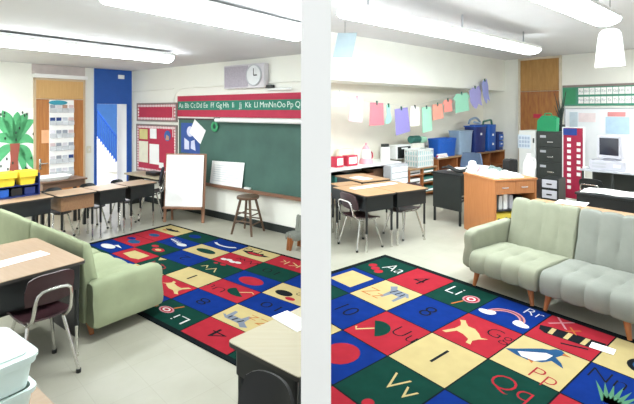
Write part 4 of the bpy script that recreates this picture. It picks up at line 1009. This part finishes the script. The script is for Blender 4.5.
for k, (x, y, w_, d_, r_, th, lb) in enumerate(((.20, .46, .3, .4, 8, .02, 'sheaf of white papers at the front of the black desk'), (.2, .95, .28, .3, -12, .03, 'white paper pile farther back on the black desk'))):
    b = B()
    for s in range(3): b.box(-w_/2, w_/2, -d_/2, d_/2, th*s/3, th*(s+1)/3-.001, M=Matrix.Rotation(R(5*s), 4, 'Z'))
    tag(obj('paper_pile', b, WHT, loc=onk(x, y), rot=ang+r_), lb, 'papers')
b = B(); b.sheet(lambda u, v: Vector(((u-.5)*.34, (v-.5)*.2, .052+.025*math.sin(5*u+2*v)+.02*math.sin(9*v))), 10, 8, .01)
tag(obj('black_cloth', b, BLK, loc=onk(kw-.19, .09)+Vector((0, 0, .012)), rot=ang, smooth=True), 'crumpled black cloth on the near edge of the black desk', 'cloth')
# office chair behind
P = spot(459, 170, .95) if False else Vector((2.42, 7.55, 0))
oc = thing('office_chair', 'grey-blue office chair behind the black desk', 'chair', (2.80, 8.05, 0), ang+200)
b = B(); b.box(-.24, .24, -.24, .22, .42, .50, .035); obj('seat', b, mat('slate_fabric', '#4f6078', .8), oc, smooth=True)
b = B(); b.sheet(lambda u, v: Vector(((u-.5)*.44*(1-.25*v*v), -.26-.05*math.sin(math.pi*u)+.02, .56+.38*v)), 8, 6, .04); obj('backrest', b, mat('slate_fabric', '#4f6078', .8), oc, smooth=True)
b = B(); b.cyl((0, 0, .12), (0, 0, .42), .03); b.tube([(0, -.15, .42), (0, -.34, .45), (0, -.31, .7)], .02); obj('post', b, BLK, oc, smooth=True)
for k in range(5):
    a = 2*math.pi*k/5; b = B(); b.tube([(0, 0, .13), (.26*math.cos(a), .26*math.sin(a), .07)], .02); lg = obj('base_arm', b, BLK, oc, smooth=True)
    b = B(); b.cyl((.26*math.cos(a)-.012, .26*math.sin(a), .03), (.26*math.cos(a)+.012, .26*math.sin(a), .03), .03); obj('caster', b, BLK, lg)
# orange wooden desk
TF = Fr(14.5); tx0, ty0 = TF.l((2.35, 5.74)); ht = .83; tw, td = .66, .72
wd_ = thing('wooden_desk', 'orange wooden desk heaped with papers behind the grey-green sofa', 'desk', (2.35, 5.74, 0), TF.deg)
b = B(); b.box(-.01, tw, -.01, td, ht-.025, ht, .003); obj('desktop', b, TEAKM, wd_)
b = B(); b.box(0, .022, 0, td-.01, 0, ht-.026); obj('end_panel', b, TEAKM, wd_)
b = B(); b.box(tw-.03, tw-.01, 0, td-.01, 0, ht-.026); obj('end_panel', b, TEAKM, wd_)
b = B(); b.box(.023, tw-.031, td-.03, td-.012, .25, ht-.026); obj('back_panel', b, TEAKM, wd_)
for k in range(2):
    x0 = .026+(tw-.06)/2*k; b = B(); b.box(x0, x0+(tw-.06)/2-.006, .004, .02, ht-.20, ht-.03); d_ = obj('drawer', b, TEAKM, wd_)
    b = B(); b.tube([(x0+.09, .004, ht-.115), (x0+.1, -.014, ht-.115), (x0+.17, -.014, ht-.115), (x0+.18, .004, ht-.115)], .006); obj('drawer_handle', b, LGREY, d_, smooth=True)
b = B(); b.box(.023, tw-.031, .02, .5, ht-.205, ht-.2); obj('drawer_tray', b, TEAKM, wd_)
b = B(); b.box(.023, tw-.031, .05, td-.04, .39, .405); obj('shelf', b, BLKM, wd_)
def ont(x, y, z=ht): P = TF.w(tx0+x, ty0+y); return Vector((P.x, P.y, z+.001))
for k, (x, w_, h_, m_, lb) in enumerate(((.10, .035, .24, BLK, 'black binder standing leftmost in the orange desk\'s opening'), (.16, .05, .22, OFFW, 'white binder standing beside the black one in the orange desk'), (.24, .06, .25, WHT, 'thick white binder in the middle of the orange desk\'s opening'), (.33, .05, .23, GREYP, 'grey binder standing in the orange desk, right of the white binders'), (.45, .12, .2, BLK, 'wide black file box in the orange desk\'s opening'))):
    tag(obj('binder', B().box(-w_/2, w_/2, 0, .22, 0, h_*.82, .003), m_, loc=ont(x, .10, .405), rot=TF.deg), lb, 'binder')
t = thing('yellow_bag', 'yellow patterned bag on the floor beneath the orange desk', 'bag', ont(.24, .10, .0), TF.deg)
b = B(); b.box(-.2, .22, -.02, .25, 0, .37, .03); obj('sack', b, mat('yellow_bag', '#e9cf49', .6), t)
random.seed(11); b = B()
for k in range(18): b.prism(circ(random.uniform(-.15, .17), random.uniform(.06, .33), .022, 7, .014), -.024, -.019)
obj('printed_spots', b, DKSH, t)['kind'] = 'stuff'
# heap on the orange desk
def heap(label, x, y, w, d, h, seed, m=WHT, name='paper_heap', cat='papers'):
    random.seed(seed); ph = [random.uniform(0, 6) for _ in range(4)]
    def f(u, v):
        e = (math.sin(math.pi*u)*math.sin(math.pi*v))**.6
        return Vector(((u-.5)*w+.02*math.sin(7*v+ph[0]), (v-.5)*d+.02*math.sin(6*u+ph[1]), .006+e*h*(.65+.25*math.sin(9*u+ph[2])*math.sin(8*v+ph[3]))))
    b = B(); b.sheet(f, 14, 12, .005); return tag(obj(name, b, m, loc=ont(x, y), rot=TF.deg), label, cat)
heap('heap of white papers over the near left of the orange desk', .15, .30, .22, .48, .12, 1)
heap('heap of white papers across the middle of the orange desk', .40, .25, .20, .36, .10, 4)
heap('low grey-green cloth heap at the back of the orange desk', .41, .57, .18, .2, .13, 6, mat('grey_green_cloth', '#6d7d78', .9), 'cloth_heap', 'cloth')
t = thing('tissue_box', 'white paper cone at the back left of the orange desk', 'tissue', ont(.10, .65), TF.deg)
b = B(); b.lathe([(.07, 0), (.065, .09), (.05, .16), (.03, .17)], n=16); obj('body', b, WHT, t, smooth=True)
b = B(); b.lathe([(.035, 0), (.03, .1), (.028, .1), (.03, .005)], n=14)
tag(obj('mug', b, PINK, loc=ont(.23, .635), rot=0, smooth=True), 'pinkish mug on the orange desk between paper cone and cloth heap', 'mug')
t = thing('magazine_holder', 'black upright file holder on the right of the orange desk', 'file holder', ont(.625, .50), TF.deg)
b = B()
for k in range(3):
    x = -.07+.05*k; b.prism([(x, 0), (x+.045, 0), (x+.045, .17+.02*(k % 2)), (x+.03, .20), (x, .18+.02*(k % 2))], -.07, .07)
obj('holder_body', b, BLK, t)
# long white roll on top
b = B(); b.cyl((-.3, 0, .045), (.26, .05, .045), .045, n=16)
tag(obj('paper_roll', b, WHT, loc=ont(.36, .63, ht+.09), rot=TF.deg, smooth=True), 'white paper roll lying over the back of the orange desk', 'roll') if False else None

# ------------------------------------------------------------ filing cabinets and the back wall
def cabinet(label, px0, px1, pyt, z, m, ndr, fr=RB, yplane=None, d=.55, labelm=WHT):
    pass
FY = 9.75
xa, xb = RB.ray(536.5, FY)[0], RB.ray(566, FY)[0]; Yc = RB.ray(550, FY)[1]; hc = H-(131.5-HY)*Yc/F; wf = xb-xa
fc = thing('filing_cabinet', 'dark grey four-drawer filing cabinet left of the red chart stand', 'filing cabinet', RB.w((xa+xb)/2, FY, 0), RB.deg)
b = B(); b.box(-wf/2, wf/2, 0, .6, 0, hc, .006); obj('carcass', b, DGREY, fc)
for k in range(4):
    z = .02+(hc-.04)*k/4; b = B(); b.box(-wf*.46, wf*.46, -.018, 0, z+.008, z+(hc-.04)/4-.008, .005); d_ = obj('drawer', b, DGREY, fc)
    b = B(); b.box(-.06, .06, -.045, -.018, z+.10, z+.125, .005); obj('drawer_handle', b, CHROME, d_)
    b = B(); b.box(-wf*.36, -wf*.16, -.024, -.018, z+.20, z+.25); obj('label_holder', b, LGREY, d_)
xa, xb = RB.ray(519, FY)[0], RB.ray(536, FY)[0]; hw_ = hc+.0; wf2 = xb-xa
wc_ = thing('white_cabinet', 'white metal cabinet with a calendar sheet left of the dark filing cabinet', 'cabinet', RB.w((xa+xb)/2, FY-.0, 0), RB.deg)
b = B(); b.box(-wf2/2, wf2/2-.005, 0, .6, 0, hw_, .006); obj('carcass', b, OFFW, wc_)
b = B(); b.box(-wf2*.47, wf2*.46, -.015, 0, .03, hw_-.02, .004); d_ = obj('door', b, OFFW, wc_)
b = B(); b.box(wf2*.34, wf2*.42, -.03, -.015, hw_*.80, hw_*.88, .003); obj('door_handle', b, DGREY, d_)
pz = hw_*.70
t = thing('calendar_sheet', 'pale blue calendar sheet fixed on the white metal cabinet', 'calendar', RB.w((xa+xb)/2-.05, FY-.0155, pz), RB.deg)
b = B(); b.box(-.15, .13, -.006, 0, 0, .3); obj('sheet', b, mat('pale_blue_sheet', '#dfe9f2', .7), t)
b = B()
for k in range(4):
    for j in range(3): b.box(-.12+.06*k, -.075+.06*k, -.008, -.006, .03+.085*j, .09+.085*j)
obj('calendar_grid', b, mat('blue_grey_print', '#b4c4d8', .7), t)
# green case on top of filing cabinet, flower pot with dark stems
t = thing('green_case', 'bright green rounded case on top of the dark filing cabinet', 'case', RB.w(RB.ray(548, FY+.13)[0], FY+.13, hc+.001), RB.deg)
b = B(); b.prism([(-.2, 0), (.19, 0), (.2, .28), (.12, .33), (-.10, .33), (-.19, .22)], -.08, .08); obj('shell', b, GRN, t)
b = B(); b.tube([(-.07, 0, .33), (-.06, 0, .38), (.06, 0, .38), (.08, 0, .33)], .012); obj('handle', b, GRN, t, smooth=True)
pt = thing('potted_plant', 'dark spiky potted plant on the filing cabinet beside the green case', 'plant', RB.w(RB.ray(561, FY+.42)[0], FY+.42, hc+.001), RB.deg)
b = B(); b.lathe([(.06, 0), (.085, .14), (.075, .14), (.05, .02)], n=18); obj('pot', b, DGREY, pt, smooth=True)
random.seed(4)
for k in range(11):
    a = random.uniform(0, 6.28); L = random.uniform(.4, .8); s = random.uniform(.04, .16)
    b = B(); rings = []
    for i in range(6):
        u = i/5; c = Vector((s*math.cos(a)*u**1.3, s*math.sin(a)*u**1.3, .12+L*u)); w = .022*(1-u)+.003
        rings.append([c+Vector((w*math.cos(q), w*math.sin(q), 0)) for q in (0, 1.57, 3.14, 4.71)])
    b.loft(rings); obj('leaf', b, mat('dark_leaf', '#2d3a33', .6), pt, smooth=True)
# red chart stand
P = RB.w(RB.ray(573, 9.2)[0], 9.2); Yr = P.y
rc = thing('red_chart', 'tall red banner board with white cards right of the dark filing cabinet', 'chart', P, RB.deg-4)
zt = H-(128-HY)*Yr/F; wr = .35
z0 = 0.0
b = B(); b.box(-wr/2, wr/2, 0, .03, 0.05, zt); obj('board', b, mat('crimson_board', '#a3193f', .6, var=.1), rc)
b = B(); b.box(-wr/2-.02, -wr/2, -.005, .035, 0, zt+.015); b.box(wr/2, wr/2+.02, -.005, .035, 0, zt+.015); b.box(-wr/2, wr/2, -.005, .035, zt, zt+.015); obj('frame', b, OFFW, rc)
b = B(); b.box(-wr/2, wr*.2, -.008, 0, zt-.14, zt-.01); obj('blue_header', b, mat('blue_header', '#24408f', .7), rc)
for side, n_, zs0 in ((-.07, 9, .22), (.10, 6, .30)):
    for k in range(n_):
        z = zt-zs0-.115*k; b = B(); b.box(side-.032, side+.032, -.008, 0, z-.035, z+.03); obj('white_card', b, WHT, rc)
for sx in (-1, 1):
    b = B(); b.box(sx*wr*.4-.015, sx*wr*.4+.015, .0, .4, 0, .03); obj('foot', b, OFFW, rc)
# black trays on the floor before the cabinets: two drawer boxes
BY = 8.4
for k, (p0, p1, zt_, z0_, lb) in enumerate(((522, 534, 180, 0, 'clear grey bin on black stand left of the stacked drawer boxes'), (541, 558.5, 178.5, 0, 'black two-drawer storage box before the dark filing cabinet'))):
    xa, xb = RB.ray(p0, BY)[0], RB.ray(p1, BY)[0]; Y = RB.ray((p0+p1)/2, BY)[1]; h_ = H-(zt_-HY)*Y/F; w_ = xb-xa
    t = thing('storage_box', lb, 'storage box', RB.w((xa+xb)/2, BY, 0), RB.deg)
    b = B(); b.box(-w_/2, w_/2, 0, .35, 0, h_, .005); obj('casing', b, BLKM, t)
    for j in range(3):
        z = h_-.19*(j+1); b = B(); b.box(-w_*.42, w_*.42, -.02, 0, z+.02, z+.165, .004); dd = obj('drawer', b, GREYP, t)
        b = B(); b.box(-w_*.15, w_*.15, -.032, -.02, z+.08, z+.10); obj('drawer_handle', b, BLK, dd)
xw, Yw = RB.ray(528, BY+.15); hb_ = H-(180-HY)*RB.ray(528, BY)[1]/F
t = thing('white_jug', 'white plastic jug standing on the grey bin stand before the white cabinet', 'jug', RB.w(xw, BY+.17, hb_+.001), RB.deg)
b = B(); b.lathe([(.10, 0), (.105, .06), (.10, .30), (.05, .40), (.04, .44)], n=20); obj('body', b, WHT, t, smooth=True)
b = B(); b.lathe([(.045, .44), (.045, .48), (.001, .485)], n=16); obj('cap', b, OFFW, t, smooth=True)
b = B(); b.tube([(.06, 0, .40), (.13, 0, .38), (.13, 0, .22), (.10, 0, .18)], .014, n=8); obj('handle', b, WHT, t, smooth=True)
# boards on the back wall
P, w_, h_ = RB.rect(BACKR, 563, 86, 660, 105.5)
ab = thing('alphabet_board', 'green wall strip with two rows of white alphabet cards right of the mottled door', 'alphabet strip', P, RB.deg)
b = B(); b.box(-w_/2, w_/2, -.02, 0, 0, h_); obj('backing', b, mat('teal_green_board', '#4b9279', .7), ab)
b = B(); b.box(-w_/2, w_/2, -.03, 0, h_, h_+.05); obj('top_rail', b, mat('grey_brown_frame', '#8b7d78', .6), ab)
b = B(); b.box(-w_/2+.02, -w_/2+.28, -.024, -.02, .04, h_-.03); obj('end_card', b, mat('mid_green_card', '#3f9468', .7), ab)
nc = 13
for r_ in range(2):
    for k in range(nc):
        x = -w_/2+.33+(w_-.36)*(k+.5)/nc; z = .05+h_*.47*r_; cw = (w_-.36)/nc*.9; ch = h_*.36
        b = B(); b.box(x-cw/2, x+cw/2, -.026, -.02, z, z+ch); b.mi = 1
        s = al[k+13*(1-r_)]; b.text(s+s.lower(), ch*.55, Matrix.Translation((x, -.0275, z+ch*.5)) @ M0); obj('letter_card', b, [WHT, mat('grey_print', '#a7aeb4', .8)], ab)
P, w_, h_ = RB.rect(BACKR, 566, 109, 660, 168)
wb_ = thing('whiteboard', 'glaring whiteboard on the back wall behind the computer monitor', 'whiteboard', P, RB.deg)
b = B(); b.box(-w_/2, w_/2, -.02, 0, 0, h_); obj('writing_surface', b, mat('glossy_whiteboard', '#f7fbff', .2, var=.01), wb_)
b = B(); frame_box(b, -w_/2-.03, w_/2+.03, -.03, h_+.03, .03, -.03, 0); b.box(-w_/2-.03, w_/2+.03, -.03, 0, -.03, 0); obj('frame', b, LGREY, wb_)
for k, (x0, y0, x1, y1, hx, lb) in enumerate(((570, 112, 578, 128, '#cfe0ea', 'pale blue sheet at the left edge of the whiteboard'), (579, 113, 596, 122, '#f3e4e6', 'pale pink sheet at the top of the whiteboard'), (608, 112, 626, 116.5, '#e79a9a', 'red strip at the top right of the whiteboard'), (606, 117, 630, 134, '#bcd8ee', 'light blue sheet at the right of the whiteboard'))):
    pinned('paper_sheet', lb, 'paper', mat('sheet_%d' % k, hx, .8), x0, y0, x1, y1, off=.022, fr=RB, plane=BACKR)
# computer desk and computer
CY = 8.05
xa, xb = RB.ray(580, CY)[0], RB.ray(650, CY)[0]; wk = xb-xa; Yk = RB.ray(600, CY)[1]; hk2 = H-(170.5-HY)*Yk/F
cd = thing('computer_desk', 'grey computer desk under the whiteboard at the right', 'desk', RB.w((xa+xb)/2, CY, 0), RB.deg)
b = B(); b.box(-wk/2, wk/2, 0, .65, hk2-.03, hk2, .005); obj('desktop', b, mat('grey_laminate', '#b9bcc2', .5), cd)
b = B(); b.box(-wk/2+.02, wk/2-.02, .55, .57, .2, hk2-.031); obj('back_panel', b, DGREY, cd)
for lx in (-wk/2+.03, -wk*.02, wk/2-.05):
    for ly in (.04, .6):
        b = B(); b.box(lx-.015, lx+.015, ly-.015, ly+.015, 0, hk2-.031); obj('leg', b, DGREY, cd)
x = RB.ray(611, CY+.28)[0]; Yk = RB.ray(611, CY+.28)[1]
cp = thing('computer_case', 'beige desktop computer case under the monitor', 'computer', RB.w(x-.02, CY+.30, hk2+.001), RB.deg)
hcase = .15
b = B(); b.box(-.24, .26, -.2, .2, 0, hcase, .008); obj('casing', b, GREYP, cp)
b = B(); b.box(-.2, .0, -.206, -.2, .085, .115); b.box(-.2, .0, -.206, -.2, .035, .065); obj('drive_slot', b, LGREY, cp)
b = B(); b.box(.1, .2, -.208, -.2, .05, .1); obj('power_button', b, OFFW, cp)
mo = thing('monitor', 'beige computer monitor with dark screen standing on the computer case', 'monitor', RB.w(x+.02, CY+.30, hk2+hcase+.003), RB.deg-8)
mh = (160-137.5)*Yk/F; mw = mh*.95
b = B(); b.box(-mw*.3, mw*.3, -.1, .1, 0, .03, .01); obj('foot', b, GREYP, mo)
b = B(); b.loft([[Vector((p[0]*s, yy, p[1]*s+mh/2+.035)) for p in rrect(mw, mh, .02)] for yy, s in ((-.14, .98), (-.13, 1), (-.02, 1), (.18, .6))]); obj('casing', b, GREYP, mo, smooth=True)
b = B(); b.sheet(lambda u, v: Vector(((u-.5)*mw*.8, -.142-.012*math.sin(math.pi*u)*math.sin(math.pi*v), .035+mh*(.14+.76*v))), 6, 6, .004); obj('screen', b, SCREEN, mo, smooth=True)
kb = RB.w(RB.ray(585, CY+.08)[0], CY+.1, hk2+.001)
tag(obj('mouse', B().ball((0, 0, .018), .05, (1, .7, .36)), OFFW, loc=kb, rot=RB.deg, smooth=True), 'small white mouse at the left end of the computer desk', 'mouse')
P = RB.w(RB.ray(593, CY-.1)[0], CY-.02)
school_chair('dark school chair pushed in under the computer desk', P, RB.deg, DKSH, w=.34, d=.34, hs=.40, ht=.66)
# black table with papers before the computer desk
bt_ = spot(580, 190, .62); DFk = Fr(-48.5); x0, y0 = DFk.l(bt_)
tb = thing('black_table', 'black table covered with white papers behind the grey sofa', 'table', DFk.w(x0+.6, y0+.06), DFk.deg)
b = B(); b.box(-.6, .6, -.28, .28, .59, .62, .005); obj('tabletop', b, BLKM, tb)
b = B(); b.box(-.58, .58, -.26, -.24, .12, .589); obj('front_panel', b, BLK, tb)
for sx in (-.56, .56):
    b = B(); b.box(sx-.015, sx+.015, -.24, .26, 0, .589); obj('side_panel', b, BLK, tb)
b = B(); b.sheet(lambda u, v: Vector(((u-.5)*1.1, (v-.5)*.46, .004+.012*abs(math.sin(8*u+3*v)))), 16, 6, .004)
tag(obj('paper_spread', b, WHT, loc=DFk.w(x0+.6, y0+.06, .6225), rot=DFk.deg+2), 'spread of white papers over the black table', 'papers')
# wood-topped desk directly behind the sofa
WF = Fr(-52); x0, y0 = WF.l(spot(515, 204, .70)); 
wt = thing('wooden_table', 'pale wood-topped table directly behind the sofa back', 'table', WF.w(x0+.95, y0+.26), WF.deg)
b = B(); b.box(-.95, .75, -.2, .26, .675, .70, .004); obj('tabletop', b, TOPR, wt)
for sx in (-.85, .65):
    for sy in (-.15, .2):
        b = B(); b.cyl((sx, sy, 0), (sx, sy, .675), .018, n=10); obj('leg', b, BLKM, wt)
P = spot(572, 203, .701)
tag(obj('paper_sheet', B().box(-.15, .15, -.12, .12, 0, .003), WHT, loc=P, rot=-40), 'white sheet on the wood-topped table behind the sofa', 'paper')
# note on the rug
P = spot(602.5, 348.5, .0145)
tag(obj('paper_note', B().box(-.075, .075, -.045, .045, 0, .003), WHT, loc=P, rot=-44), 'white paper note lying on the rug beside the xylophone tile', 'paper')
